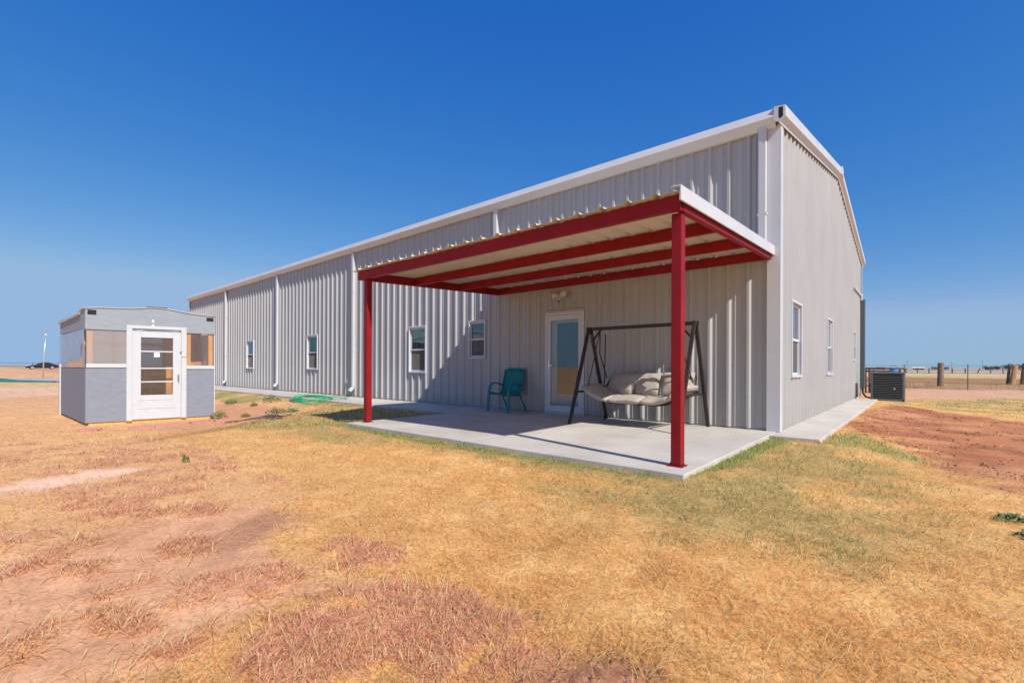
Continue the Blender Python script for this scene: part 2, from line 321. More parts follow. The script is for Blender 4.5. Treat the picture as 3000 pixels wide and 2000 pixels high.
RED = dict(
 a=[(-.1,-7.71),(-.44,-7.51),(-.43,-7.14),(-.16,-6.72),(.1,-6.73),(.52,-6.75),(.69,-6.9),(.58,-7.12),(.3,-7.6)],
 b=[(-1.13,-6.87),(-1.02,-6.69),(-.55,-6.65),(-.37,-6.84),(-.68,-7.0)],
 c=[(-.94,-7.71),(-1.11,-7.59),(-.96,-7.24),(-.81,-7.09),(-.64,-7.28),(-.76,-7.6)],
 d=[(-1.78,-7.57),(-1.84,-7.4),(-1.59,-7.34),(-1.33,-7.45),(-1.52,-7.55)],
 e=[(-.52,-7.92),(-.59,-7.68),(-.54,-7.66),(-.41,-7.86)],
 f=[(-.94,-8.26),(-1.12,-8.1),(-1.02,-8.01),(-.87,-8.17)],
 g=[(-1.34,-7.98),(-1.42,-7.75),(-1.26,-7.71),(-1.16,-7.87)],
 h=[(-1.78,-8.01),(-1.8,-7.79),(-1.58,-7.84),(-1.63,-7.98)],
 i=[(-1.97,-8.23),(-2.36,-7.85),(-2.15,-7.82),(-1.75,-8.24)],
 j=[(-1.05,-7.97),(-1.1,-7.94),(-.77,-7.77),(-.71,-7.88)],
 k=[(-2.7,-7.3),(-2.5,-7.0),(-2.2,-7.0),(-2.3,-7.3)],
 l=[(-3.0,-7.9),(-3.1,-7.4),(-2.75,-7.45),(-2.7,-7.8)],
)
def zones(x, y):
    w = {}
    W = {'bare': (.18,.30), 'pale': (.15,.25), 'damp': (.14,.2), 'brown': (.06,.09), 'straggle': (.25,.4), 'front': (.10,.12), 'right': (.07,.08), 'sidew': (.08,.15),
         'olive': (.45,.5), 'soft': (.2,.25), 'tilled': (.3,.4), 'gband': (.5,.8), 'lanes': (.8,1.5), 'trench': (.12,.12), 'odirt': (.25,.5), 'wgreen': (.15,.25), 'lawnl': (.2,.3), 'yband': (.8,1), 'pinkfar': (1.5,2)}
    for k, p in Z.items(): w[k] = pmask(x, y, p, W[k][0], W[k][1], 1.2 if W[k][1] > .5 else 3.)
    w['olive'] = np.maximum(w['olive'], w['soft']*.9)
    r = np.zeros(np.shape(x))
    for p in RED.values(): r = np.maximum(r, pmask(x, y, p, .07, .09, 5.))
    r = r*ss(.26,.44,fbm(x+5,y+3,5.5,3))
    n = fbm(x, y, 3.1, 4)
    w['red'] = np.maximum(r, w['straggle']*(1-w['bare'])*(1-w['pale'])*ss(.50,.62,n)*.85)
    return w
def lerp(c, col, k): return c*(1-k[..., None])+np.array(col)*k[..., None]
def ground_colour(x, y):
    w = zones(x, y); sh = np.shape(x)
    n1 = fbm(x, y, .8, 4); n2 = fbm(x+40, y+11, 6., 4); n3 = fbm(x, y+80, 25., 3)
    c = np.ones(sh+(3,))*np.array((.62,.355,.135))
    c = lerp(c, (.58,.30,.095), ss(.35,.65,n1)*.6); c = lerp(c, (.68,.43,.18), ss(.5,.7,n2)*.5)
    # far land: orange-brown to the left, banded dry pasture to the right
    far_l = ss(-16,-24,x); c = lerp(c, (.53,.285,.14), far_l); c = lerp(c, (.44,.24,.10), far_l*ss(.45,.6,fbm(x*.25,y*.6,1.,3))*.7)
    far_r = ss(16,24,y); c = lerp(c, (.36,.215,.10), far_r)
    c = lerp(c, (.46,.33,.16), far_r*ss(.42,.6,fbm(x*.15,y*.05,1.,3)))
    c = lerp(c, (.33,.17,.07), ss(38,44,y+.5*x)*(1-ss(62,80,y)))
    c = lerp(c, (.50,.40,.21), ss(70,85,y)*(1-ss(120,150,y)))
    c = lerp(c, (.20,.15,.07), ss(140,150,y)*(1-ss(158,170,y))*.8)
    c = lerp(c, (.40,.29,.22), ss(170,200,y)); c = lerp(c, (.38,.27,.18), ss(-120,-160,x))
    nb = fbm(x, y, 1.7, 4)
    c = lerp(c, (.60,.33,.165), np.maximum(w['straggle']*.7, ss(-7.5,-10.5,x)*ss(-1,-2,y)*.75))
    c = lerp(c, (.58,.30,.16), w['bare']); c = lerp(c, (.52,.25,.125), w['bare']*ss(.45,.65,nb)*.8); c = lerp(c, (.66,.37,.21), w['bare']*ss(.5,.7,n2)*.5)
    c = lerp(c, (.72,.46,.31), w['pale']); c = lerp(c, (.36,.175,.095), w['damp']*.75)
    c = lerp(c, (.50,.25,.14), w['red']*.7)
    c = lerp(c, (.27,.115,.065), w['brown']*.9)
    c = lerp(c, (.34,.25,.095), w['olive']*.8*ss(.3,.55,nb))
    c = lerp(c, (.17,.20,.055), w['front']*.8); c = lerp(c, (.17,.22,.05), w['right']*.85); c = lerp(c, (.24,.24,.075), w['sidew']*.7)
    c = lerp(c, (.33,.26,.10), w['lawnl']*.7)
    t = w['tilled']; c = lerp(c, (.40,.165,.075), t); c = lerp(c, (.27,.10,.05), t*ss(.46,.60,nb)*.8); c = lerp(c, (.50,.24,.12), t*ss(.52,.7,n1)*.7)
    c = lerp(c, (.33,.26,.10), w['gband']*ss(.35,.6,nb)); c = lerp(c, (.56,.31,.18), w['lanes'])
    c = lerp(c, (.50,.255,.14), w['odirt']); c = lerp(c, (.27,.13,.075), w['trench']*.85)
    c = lerp(c, (.28,.25,.085), w['wgreen']*ss(.3,.55,nb)); c = lerp(c, (.52,.38,.16), w['yband']*.8); c = lerp(c, (.62,.40,.26), w['pinkfar']*.8)
    c = c*1.18*(.88+.24*n2[..., None])*(.86+.28*n3[..., None])
    return np.clip(c, 0, 1), w

# ground: one polar sheet out to the horizon
NA = 840; ang = np.linspace(0, 2*math.pi, NA, endpoint=False)
rad = np.concatenate([[.25], np.geomspace(.5, 30, 230), np.geomspace(31, 9000, 90)])
A, RR = np.meshgrid(ang, rad); gx = CAM.x+RR*np.cos(A); gy = CAM.y+RR*np.sin(A)
gc, gw = ground_colour(gx, gy)
near = 1-ss(12, 30, RR)
gz = H(gx, gy)
inslab = np.minimum(np.minimum(boxdist(gx,gy,-5.92,0,-3.98,14), boxdist(gx,gy,-30.6,0,-1.47,14)), boxdist(gx,gy,0,.64,-.5,11.05))
bmp = near*(.016*(fbm(gx,gy,5.,3)-.5)+.02*(fbm(gx,gy,1.3,2)-.5)+.012*gw['red']+gw['tilled']*.05*(fbm(gx,gy,4.,4)-.5)+gw['brown']*(.012+.05*(fbm(gx,gy,14.,4)-.5))-gw['trench']*.05)
gz = gz+bmp*ss(0,.3,inslab)-.03*(inslab <= 0)
nr = len(rad); vid = lambda i, j: i*NA+(j % NA)
I, J = np.meshgrid(np.arange(nr-1), np.arange(NA), indexing='ij')
quads = np.stack([vid(I,J), vid(I+1,J), vid(I+1,J+1), vid(I,J+1)], -1).reshape(-1, 4)
def np_mesh(name, verts, faces, nper, material, cols=None, smooth=False):
    me = bpy.data.meshes.new(name); verts = np.asarray(verts, np.float32).reshape(-1, 3)
    me.vertices.add(len(verts)); me.vertices.foreach_set('co', verts.ravel())
    if isinstance(faces, list): loops = np.concatenate([f.ravel() for f in faces]); cnt = np.concatenate([np.full(len(f), f.shape[1]) for f in faces])
    else: loops = faces.ravel(); cnt = np.full(len(faces), nper)
    start = np.concatenate([[0], np.cumsum(cnt)[:-1]])
    me.loops.add(len(loops)); me.loops.foreach_set('vertex_index', loops.astype(np.int32))
    me.polygons.add(len(cnt)); me.polygons.foreach_set('loop_start', start.astype(np.int32))
    if smooth: me.polygons.foreach_set('use_smooth', np.ones(len(cnt), bool))
    me.update(calc_edges=True)
    if cols is not None:
        at = me.color_attributes.new('Col', 'FLOAT_COLOR', 'POINT')
        at.data.foreach_set('color', np.concatenate([cols, np.ones((len(cols), 1))], 1).astype(np.float32).ravel())
    me.materials.append(material); o = bpy.data.objects.new(name, me); COL.objects.link(o); ORG[o.name] = Vector(); return o
M['ground'] = attr_mat('dry_ground', .95)
nt = M['ground'].node_tree; b = nt.nodes['Principled BSDF']
a = [n for n in nt.nodes if n.type == 'ATTRIBUTE'][0]; tc = nt.nodes.new('ShaderNodeTexCoord')
nz = nt.nodes.new('ShaderNodeTexNoise'); nz.inputs['Scale'].default_value = 38; nz.inputs['Detail'].default_value = 8; nz.inputs['Roughness'].default_value = .7
nt.links.new(tc.outputs['Object'], nz.inputs['Vector'])
mr = nt.nodes.new('ShaderNodeMapRange'); mr.inputs['From Min'].default_value = .3; mr.inputs['From Max'].default_value = .7; mr.inputs['To Min'].default_value = .72; mr.inputs['To Max'].default_value = 1.25
nt.links.new(nz.outputs[0], mr.inputs[0])
vm = nt.nodes.new('ShaderNodeVectorMath'); vm.operation = 'SCALE'; nt.links.new(a.outputs['Color'], vm.inputs[0]); nt.links.new(mr.outputs[0], vm.inputs['Scale'])
nt.links.new(vm.outputs[0], b.inputs['Base Color'])
bp = nt.nodes.new('ShaderNodeBump'); bp.inputs['Strength'].default_value = .6; bp.inputs['Distance'].default_value = .012
nt.links.new(nz.outputs[0], bp.inputs['Height']); nt.links.new(bp.outputs[0], b.inputs['Normal'])
ground = struct(np_mesh('ground', np.stack([gx,gy,gz],-1), quads, 4, M['ground'], gc.reshape(-1,3), smooth=True))
ctr = struct(MB().box(CAM.x-.3,CAM.x+.3,CAM.y-.3,CAM.y+.3,-.3,-.13).build('ground_patch', M['ground']))

# ------------------------------------------------------------------ paved structure
for sp_ in ([(-5.92,-3.97),(-2.934,-3.97),(-2.934,-.003),(-5.92,-.003)], [(-2.926,-3.97),(.045,-3.965),(.003,-.503),(0,-.003),(-2.926,-.003)]): struct(MB().prism(sp_, 'z', -.14, 0).build('patio_slab', M['conc'], bevel=.009))
for k in range(5):
    x1 = -5.926-k*4.94; struct(MB().box(x1-4.93,x1,-1.47,-.003,-.14,-.004).build('sidewalk', M['conc'], bevel=.008))
for k in range(3):
    y0 = -.5+k*3.85; struct(MB().box(.006,.64,y0,y0+3.842,-.14,-.004).build('sidewalk', M['conc'], bevel=.008))
dr = MB(); dx = [(-66,-9.5),(-60.5,-5.2),(-58.5,-3.6),(-53,-3.2),(-46.5,-3.4),(-44,-2.6),(-46.8,-4.6),(-49.6,-8.2),(-51,-9.8)]
dr.add([(x,y,Hs(x,y)+.03) for x,y in dx], [tuple(range(len(dx)))]); struct(dr.build('gravel_driveway', M['gravel'], flip=False))

# ------------------------------------------------------------------ the metal building
BX0, BW = -30.28, 13.36; RIDGE_Y = 6.6
def rake_z(y): return 5.0+1.2*(y+.18)/(RIDGE_Y+.18) if y < RIDGE_Y else 6.2-1.2*(y-RIDGE_Y)/(BW+.18-RIDGE_Y)
bld = thing('metal_building', 'long grey corrugated steel building with white gutters and downspouts behind the red patio cover', 'building', (0,0,0))
PR = .3048; RIB = [(-.045,0),(-.019,.041),(.019,.041),(.045,0),(.088,0),(.094,.008),(.110,.008),(.116,0),(.188,0),(.194,.008),(.210,.008),(.216,0)]
def rib_d(s, phase):
    t = (s-phase+.045) % PR-.045
    xs = [p[0] for p in RIB]+[PR-.045]; ds = [p[1] for p in RIB]+[0]
    return float(np.interp(t, xs, ds))
def corr(mb, s0, s1, phase, zb, zt, holes, fmap, extra=0.):
    br = {s0, s1}
    k0 = int(math.floor((s0-phase)/PR))-1; k1 = int(math.ceil((s1-phase)/PR))+1
    for k in range(k0, k1+1):
        for r, _ in RIB:
            s = phase+k*PR+r
            if s0 < s < s1: br.add(s)
    for h in holes:
        for s in h[:2]:
            if s0 < s < s1: br.add(s)
    br = sorted(br)
    for a, b_ in zip(br[:-1], br[1:]):
        if b_-a < 1e-5: continue
        m = (a+b_)/2; cuts = sorted([(h[2], h[3]) for h in holes if h[0] < m < h[1]])
        segs = []; lo = None
        prev = ('b',)
        z = zb
        for c in cuts: segs.append((z, c[0])); z = c[1]
        segs.append((z, None))
        da = rib_d(a, phase)+extra; db = rib_d(b_, phase)+extra
        for z0, z1 in segs:
            ta = zt(a) if z1 is None else z1; tb = zt(b_) if z1 is None else z1
            mb.quad(fmap(a, z0, da), fmap(b_, z0, db), fmap(b_, tb, db), fmap(a, ta, da))
long_map = lambda s, z, d: (s, -d, z)
gab_map = lambda s, z, d: (d, s, z)
WIN_LONG = [(-21.62,-20.78,.87,2.16,False,0), (-15.68,-14.85,.87,2.16,False,0), (-9.40,-8.62,.82,2.14,True,2), (-6.92,-6.33,1.2,2.16,True,1)]
WIN_GAB = [(.90,1.80,.83,2.17), (4.99,5.87,.83,2.19), (10.66,11.42,1.24,2.22)]
DOOR = (-4.49,-3.50,.0,2.16)
holes_l = [(w[0]+.04,w[1]-.04,w[2]+.04,w[3]-.04) for w in WIN_LONG]+[(DOOR[0]+.04,DOOR[1]-.04,-.1,DOOR[3]-.04)]
holes_g = [(w[0]+.04,w[1]-.04,w[2]+.04,w[3]-.04) for w in WIN_GAB]
PH_L = -.72-.0; PH_G = .21; SW = 3*PR
n = 0; s = PH_L+PR-.055+SW
edges = [0-.02]; s = PH_L-.055
while s > BX0: edges.append(s); s -= SW
edges.append(BX0)
for i, (b_, a_) in enumerate(zip(edges[:-1], edges[1:])):
    mb = MB(); corr(mb, a_, b_+(.1 if i else 0), PH_L, .02, lambda q: 4.80, holes_l, long_map, .0016*(i % 2))
    mb.build('wall_panel', M['wall'], bld, flip=False)
edges = [.0]; s = PH_G-.055+SW
while s < BW: edges.append(s); s += SW
edges.append(BW)
for i, (a_, b_) in enumerate(zip(edges[:-1], edges[1:])):
    mb = MB(); corr(mb, a_, b_+(.1 if i < len(edges)-2 else 0), PH_G, .0, lambda q: rake_z(q)-.215, holes_g, gab_map, .0016*(i % 2))
    mb.build('wall_panel', M['wall'], bld, flip=False)
# back and far end walls, plain sheets out of view
mb = MB(); mb.quad((BX0,BW,-.1),(0,BW,-.1),(0,BW,4.9),(BX0,BW,4.9)); mb.build('rear_wall', M['wall'], bld, flip=False)
mb = MB(); mb.quad((BX0,0,-.1),(BX0,BW,-.1),(BX0,BW,4.9),(BX0,RIDGE_Y,6.1),(BX0,0,4.9)); mb.build('end_wall', M['wall'], bld, flip=False)
MB().box(BX0+.01,-.01,.01,BW-.01,-.2,.015).build('foundation', M['conc'], bld)
# fasteners
mb = MB()
def screw(p, n_):
    n_ = Vector(n_); p = Vector(p); u = n_.cross(Vector((0,0,1))).normalized(); v = Vector((0,0,1)); r = .0085
    mb.add([p+u*r, p+v*r, p-u*r, p-v*r, p+n_*.006], [(0,1,4),(1,2,4),(2,3,4),(3,0,4)])
def clear(sv, z, hs): return not any(h[0]-.1 < sv < h[1]+.1 and h[2]-.1 < z < h[3]+.1 for h in hs)
for k in range(100):
    for z in (.10,1.05,2.35,3.6,4.6):
        for off in (.06,.235):
            sv = PH_L-k*PR+off
            if sv < -.15 and sv > BX0 and clear(sv, z, holes_l) and (k < 45): screw((sv,-.002,z), (0,-1,0))
for k in range(43):
    for z in (.10,1.4,2.75,4.1,5.3):
        for off in (.06,.235):
            sv = PH_G+k*PR+off
            if .2 < sv < BW-.1 and z < rake_z(sv)-.3 and clear(sv, z, holes_g) and random.random() < .75: screw((.002,sv,z+random.uniform(-.01,.01)), (1,0,0))
M['screw'] = mat('weathered_screw', (.20,.19,.18), .5, metal=.3)
o = mb.build('screw', M['screw'], bld, flip=False); stuff(o)
# roof sheets (above eye level)
for y0, y1 in ((.12, RIDGE_Y), (RIDGE_Y, BW-.1)):
    mb = MB(); corr(mb, BX0, .0, PH_L, y0, lambda q: y1, [], lambda s_, t, d: (s_, t, rake_z(t)+.012+d)); mb.build('roof', M['galv'], bld, flip=False)
# gutters, in three lengths with lapped joints
gp = [(-.02,4.735),(-.085,4.735),(-.178,4.865),(-.125,5.005),(-.115,5.012),(-.02,5.02)]
for k in range(3):
    a_ = BX0-.05+k*10.1; b_ = a_+10.1+(.06 if k < 2 else .02); e = .003*k
    mb = MB(); mb.prism([(y-e, z+e) for y, z in gp], 'x', a_, b_); g = mb.build('gutter', M['white'], bld)
    if k == 2:
        MB().prism([(-.05,4.765),(-.083,4.765),(-.160,4.865),(-.115,4.985),(-.05,4.995)], 'x', b_+.002, b_+.004).build('gutter_end_shade', M['dark'], g)  # dark plate: shade inside the hollow gutter, put into colour
# downspouts
for xr, zb in ((-24.12,.30),(-18.14,.31),(-12.28,.33),(-5.885,2.90),(-.138,2.97)):
    x0 = xr-.115; mb = MB(); mb.box(x0,xr,-.128,-.0435,zb,4.80); d = mb.build('downspout', M['white'], bld, bevel=.012)
    if zb < 1:
        e = MB(); e.prism([(-.128,zb),(-.0435,zb),(-.0435,zb-.03),(-.17,zb-.17),(-.245,zb-.11)], 'x', x0+.002, xr-.002); e.build('elbow', M['white'], d, bevel=.01)
    for z in (1.5, 3.4):
        if z > zb: MB().box(x0-.01,xr+.01,-.129,-.03,z,z+.035).build('strap', M['white'], d)
# corner trims and rake
MB().box(-.135,.0425,-.054,-.0435,.0,4.80).add(*[[(.0435,-.054,0),(.054,-.054,0),(.054,.11,0),(.0435,.11,0),(.0435,-.054,4.82),(.054,-.054,4.82),(.054,.11,4.82),(.0435,.11,4.82)],
    [(0,3,2,1),(4,5,6,7),(0,1,5,4),(1,2,6,5),(2,3,7,6),(3,0,4,7)]]).build('corner_trim', M['white'], bld)
MB().box(.0435,.054,BW-.1,BW+.04,0,4.8).build('corner_trim', M['white'], bld)
MB().box(BX0-.05,BX0+.12,-.054,-.0435,0,4.8).build('corner_trim', M['white'], bld)
rp_ = [(-.02,.02),(.135,.0),(.14,-.17),(.070,-.235),(.066,-.262),(.056,-.262),(.054,-.23),(-.02,-.20)]
for ya, yb in ((-.18,2.9),(2.9,RIDGE_Y),(RIDGE_Y,BW+.2)):
    mb = MB(); n_ = len(rp_)
    e = .003 if ya > 1 and ya < 4 else 0
    vs = [(x+e, ya, rake_z(ya)+z+.001) for x, z in rp_]+[(x+e, yb, (rake_z(yb) if yb <= RIDGE_Y else 6.2-1.2*(yb-RIDGE_Y)/(BW+.18-RIDGE_Y))+z+.001) for x, z in rp_]
    mb.add(vs, [tuple(range(n_)), tuple(range(2*n_-1,n_-1,-1))]+[(i,n_+i,n_+(i+1)%n_,(i+1)%n_) for i in range(n_)])
    rk = mb.build('rake_trim', M['white'], bld)
    if ya < 0:   # dark face paints the shade within its hollow end
        MB().add([(x, ya-.002, rake_z(ya)+z+.001) for x, z in ((.045,-.012),(.105,-.016),(.106,-.16),(.075,-.19),(.045,-.17))], [(0,1,2,3,4)]).build('trim_end_shade', M['dark'], rk)
mb = MB(); zr = 6.2
mb.add([(x, y, z) for x in (-.3,.155) for y, z in ((RIDGE_Y-.16,zr-.02),(RIDGE_Y,zr+.05),(RIDGE_Y+.16,zr-.02),(RIDGE_Y+.16,zr-.20),(RIDGE_Y,zr-.17),(RIDGE_Y-.16,zr-.20))],
       [(0,1,2,3,4,5),(11,10,9,8,7,6)]+[(i,i+6,(i+1)%6+6,(i+1)%6) for i in range(6)]); mb.build('ridge_cap', M['white'], bld)
# windows
def window(frame, w, plane, muntin=0, blind=True, screen=True):
    """frame maps (along, depth outward, z) to world; plane names the wall"""
    s0, s1, z0, z1 = w[:4]; mid = z0+(z1-z0)*.48; t = .036
    def bx(mb, a, b_, d0, d1, za, zb_):
        P = [frame(a,d0,za),frame(b_,d0,za),frame(b_,d1,za),frame(a,d1,za),frame(a,d0,zb_),frame(b_,d0,zb_),frame(b_,d1,zb_),frame(a,d1,zb_)]
        mb.add(P, [(0,3,2,1),(4,5,6,7),(0,1,5,4),(1,2,6,5),(2,3,7,6),(3,0,4,7)])
    mb = MB(); bx(mb,s0,s0+t,-.06,.05,z0,z1); bx(mb,s1-t,s1,-.06,.05,z0,z1); bx(mb,s0+t,s1-t,-.06,.05,z1-t,z1); bx(mb,s0+t,s1-t,-.06,.058,z0,z0+t)
    f = mb.build('window', M['vinyl'], bld, bevel=.004)
    sa = MB(); e = .03; i0, i1, j0, j1 = s0+t, s1-t, z0+t, z1-t
    for (za, zb_, d) in ((mid, j1, -.012), (j0, mid+.045, -.032)):
        bx(sa,i0,i0+e,d-.02,d+.014,za,zb_); bx(sa,i1-e,i1,d-.02,d+.014,za,zb_); bx(sa,i0+e,i1-e,d-.02,d+.014,zb_-.045,zb_); bx(sa,i0+e,i1-e,d-.02,d+.014,za,za+.045)
    sa.build('sash', M['vinyl'], f)
    for (za, zb_, d) in ((mid+.045, j1-.045, -.012), (j0+.045, mid, -.034)):
        p = MB(); bx(p,i0+e,i1-e,d-.004,d,za,zb_); p.build('pane', M['glass'], f)
    if screen:
        p = MB()
        x = i0+e+.004
        while x < i1-e: bx(p,x,x+.0016,-.021,-.019,j0+.03,mid+.01); x += .0075
        z = j0+.03
        while z < mid+.01: bx(p,i0+e,i1-e,-.0205,-.0195,z,z+.0016); z += .0075
        stuff(p.build('screen', M['screen'], f))
    if muntin:
        g = MB(); zm = (mid+.045+j1-.045)/2
        for k in range(muntin):
            x = i0+e+(i1-i0-2*e)*(k+1)/(muntin+1); bx(g,x-.008,x+.008,-.026,-.018,mid+.045,j1-.045)
        bx(g,i0+e,i1-e,-.0255,-.0185,zm-.008,zm+.008); g.build('grid', M['vinyl'], f)
    if blind:
        bl = MB(); z = j1-.03
        while z > j0+.03:
            P = [frame(i0+.02,-.10,z),frame(i1-.02,-.10,z),frame(i1-.02,-.075,z-.026),frame(i0+.02,-.075,z-.026)]; bl.add(P, [(0,1,2,3)]); z -= .036
        stuff(bl.build('blind', M['blind'], f, flip=False))
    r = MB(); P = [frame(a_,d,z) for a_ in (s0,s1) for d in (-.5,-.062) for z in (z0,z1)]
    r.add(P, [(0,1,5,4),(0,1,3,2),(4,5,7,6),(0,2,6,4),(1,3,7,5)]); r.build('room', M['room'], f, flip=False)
    return f
lf = lambda s_, d, z: (s_, -d, z); gf = lambda s_, d, z: (d, s_, z)
for w in WIN_LONG: window(lf, w, 'l', w[5], w[4])
for i, w in enumerate(WIN_GAB): window(gf, w, 'g', 1, True)
# entry door: beige casing, white storm door, glazed inner door
x0, x1, _, zt = DOOR
mb = MB(); mb.box(x0,x0+.05,-.055,.12,.0,zt); mb.box(x1-.05,x1,-.055,.12,0,zt); mb.box(x0+.05,x1-.05,-.055,.12,zt-.05,zt)
door = mb.build('entry_door', M['vinyl'], bld, bevel=.004)
MB().box(x0-.03,x1+.03,-.062,-.03,zt+.001,zt+.045).build('header_trim', M['beige'], door)
MB().box(x0+.05,x1-.05,-.08,.12,.0,.03).build('threshold', M['chrome'], door)
mb = MB(); a_, b_ = x0+.055, x1-.055
mb.box(a_,a_+.085,-.048,-.018,.035,zt-.055); mb.box(b_-.085,b_,-.048,-.018,.035,zt-.055); mb.box(a_+.085,b_-.085,-.048,-.018,zt-.16,zt-.055); mb.box(a_+.085,b_-.085,-.048,-.018,.035,.17)
mb.build('storm_door', M['vinyl'], door, bevel=.004)
MB().box(a_+.085,b_-.085,-.036,-.031,.17,zt-.16).build('storm_glass', M['doorglass'], door)
mb = MB(); g0, g1 = x0+.29, x1-.17
mb.box(a_,g0,-.005,.035,.03,zt-.05); mb.box(g1,b_,-.005,.035,.03,zt-.05); mb.box(g0,g1,-.005,.035,.03,.42); mb.box(g0,g1,-.005,.035,zt-.22,zt-.05)
mb.build('inner_door', M['vinyl'], door, bevel=.004)
MB().box(g0,g1,.008,.014,.42,zt-.22).build('door_pane', M['litglass'], door)
MB().box(g1-.13,g1,.06,.08,.4,zt-.2).build('curtain', M['drape'], door)
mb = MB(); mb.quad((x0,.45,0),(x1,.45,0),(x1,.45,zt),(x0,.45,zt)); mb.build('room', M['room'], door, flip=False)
mb = MB(); mb.box(a_+.025,a_+.06,-.056,-.048,.95,1.15); mb.bar((a_+.043,-.075,1.03),(a_+.16,-.078,1.035),.014,.02); mb.cyl((a_+.043,-.05,1.03),(a_+.043,-.08,1.03),.012); mb.cyl((a_+.043,-.05,1.12),(a_+.043,-.062,1.12),.013)
mb.build('handle', M['chrome'], door)
# flood light with two lamp heads and a sensor
fl = MB(); fl.cyl((-4.07,-.034,2.52),(-4.07,-.075,2.52),.06,n=16); f = fl.build('flood_light', M['flood'], bld, smooth=False)
for sx in (-1, 1):
    mb = MB(); c = Vector((-4.07,-.08,2.53)); d = Vector((sx*.75,-.5,-.12+.1*(sx > 0))).normalized()
    mb.tube([c, c+d*.05, c+d*.09, c+d*.16, c+d*.19], .02, 14)
    nv = 14
    for i, rr in enumerate((.016,.03,.055,.062,.058)):
        for k in range(nv):
            v = Vector(mb.v[i*nv+k]); p = c+d*(0,.05,.09,.16,.19)[i]; mb.v[i*nv+k] = tuple(p+(v-p).normalized()*rr)
    mb.build('lamp_head', M['flood'], f, smooth=False)
mb = MB(); mb.tube([(-4.07,-.08,2.5),(-4.065,-.13,2.44),(-4.06,-.16,2.39)], .035, 12); sn = mb.build('sensor', M['flood'], f); MB().cyl((-4.06,-.161,2.389),(-4.058,-.168,2.378),.024).build('sensor_lens', M['dark'], sn)
# hose tap
mb = MB(); mb.cyl((-12.72,-.0,.5),(-12.72,-.09,.5),.018); mb.cyl((-12.72,-.075,.5),(-12.72,-.075,.44),.016); mb.cyl((-12.72,-.05,.5),(-12.72,-.05,.56),.01); tp = mb.build('hose_tap', M['galv'], bld)
MB().cyl((-12.72,-.05,.56),(-12.72,-.05,.57),.035).build('tap_wheel', M['bone'], tp)
# line cover at the far gable corner, with its short pipe on the wall
MB().box(.045,.17,12.98,13.2,.28,3.5).build('line_cover', M['ac'], bld, bevel=.01)
mb = MB(); mb.box(.04,.09,10.75,13.0,3.60,3.66); mb.box(.04,.10,12.9,13.1,3.45,3.68); mb.build('drain_pipe', M['white'], bld, bevel=.008)
MB().tube([(.10,13.1,.3),(.12,13.0,.1),(.22,12.8,-.02),(.5,12.2,-.06),(.62,11.9,-.03)], .035, 8).build('line_set', M['black'], bld, smooth=True)

# ------------------------------------------------------------------ patio cover
pc = thing('patio_cover', 'red steel patio cover with tan corrugated roof and white side trim', 'patio cover', (-3,-1.9,0))
und = lambda y: 2.69+.043*(y+3.76)
PX0, PX1 = -5.98, -.06
s = PX1; i = 0; PHP = -.30
while s > PX0+.02:
    a_ = max(PX0, s-SW); mb = MB()
    e_ = .006*(i % 2)
    corr(mb, a_, s+(.09 if i else 0), PHP, -3.85, lambda q: -.036, [], lambda s_, t, d: (s_, t, und(t)+.004+.78*d+e_))
    ob = mb.build('roof_sheet', M['soffit'], pc, flip=False); m_ = ob.modifiers.new('thick', 'SOLIDIFY'); m_.thickness = .0012; m_.offset = 0
    s -= SW; i += 1
def slope_beam(name, x0, x1, y, w=.07, h=.15, m='red'):
    mb = MB(); z = und(y); mb.box(x0, x1, y-w/2, y+w/2, z-h, z-.002); return mb.build(name, M[m], pc, bevel=.006)
fb = slope_beam('front_beam', -5.92, -.075, -3.725, .075)
MB().box(-.0745,-.0735,-3.75,-3.70,und(-3.725)-.13,und(-3.725)-.02).build('beam_end_shade', M['dark'], fb)  # dark plate stands for the shaded inside of the open tube
slope_beam('purlin', -5.84, -.14, -2.52, .06); slope_beam('purlin', -5.84, -.14, -1.33, .06); slope_beam('ledger_beam', -5.92, -.075, -.068, .06)
for x, nm in ((-5.88,'end_beam'),(-.105,'end_beam')):
    mb = MB(); ya, yb = -3.685, -.10
    mb.add([(x-.035,ya,und(ya)-.15),(x+.035,ya,und(ya)-.15),(x+.035,yb,und(yb)-.15),(x-.035,yb,und(yb)-.15),(x-.035,ya,und(ya)-.003),(x+.035,ya,und(ya)-.003),(x+.035,yb,und(yb)-.003),(x-.035,yb,und(yb)-.003)],
           [(0,3,2,1),(4,5,6,7),(0,1,5,4),(1,2,6,5),(2,3,7,6),(3,0,4,7)]); mb.build(nm, M['red'], pc, bevel=.005)
mb = MB(); ya, yb = -3.87, -.05
prof = [(-.045,.058),(-.03,.056),(-.028,-.088),(-.042,-.092),(-.045,-.08),(-.038,.045),(-.13,.050),(-.13,.056)]
n_ = len(prof); vs = [(x,ya,und(ya)+z) for x,z in prof]+[(x,yb,und(yb)+z) for x,z in prof]
mb.add(vs, [tuple(range(n_)), tuple(range(2*n_-1,n_-1,-1))]+[(i,n_+i,n_+(i+1)%n_,(i+1)%n_) for i in range(n_)]); mb.build('side_trim', M['white'], pc)
for x, y in ((-.15,-3.62),(-5.74,-3.66)):
    mb = MB(); mb.box(x-.052,x+.052,y-.052,y+.052,.012,und(-3.725)-.152); p = mb.build('post', M['red'], pc, bevel=.007)
    MB().box(x-.085,x+.075,y-.075,y+.075,.0,.0115).build('base_plate', M['red'], p, bevel=.002)
    for q in (-.068,.062): MB().cyl((x+q,y,.0115),(x+q,y,.03),.011,n=6).build('anchor_bolt', M['rust'], p)
    
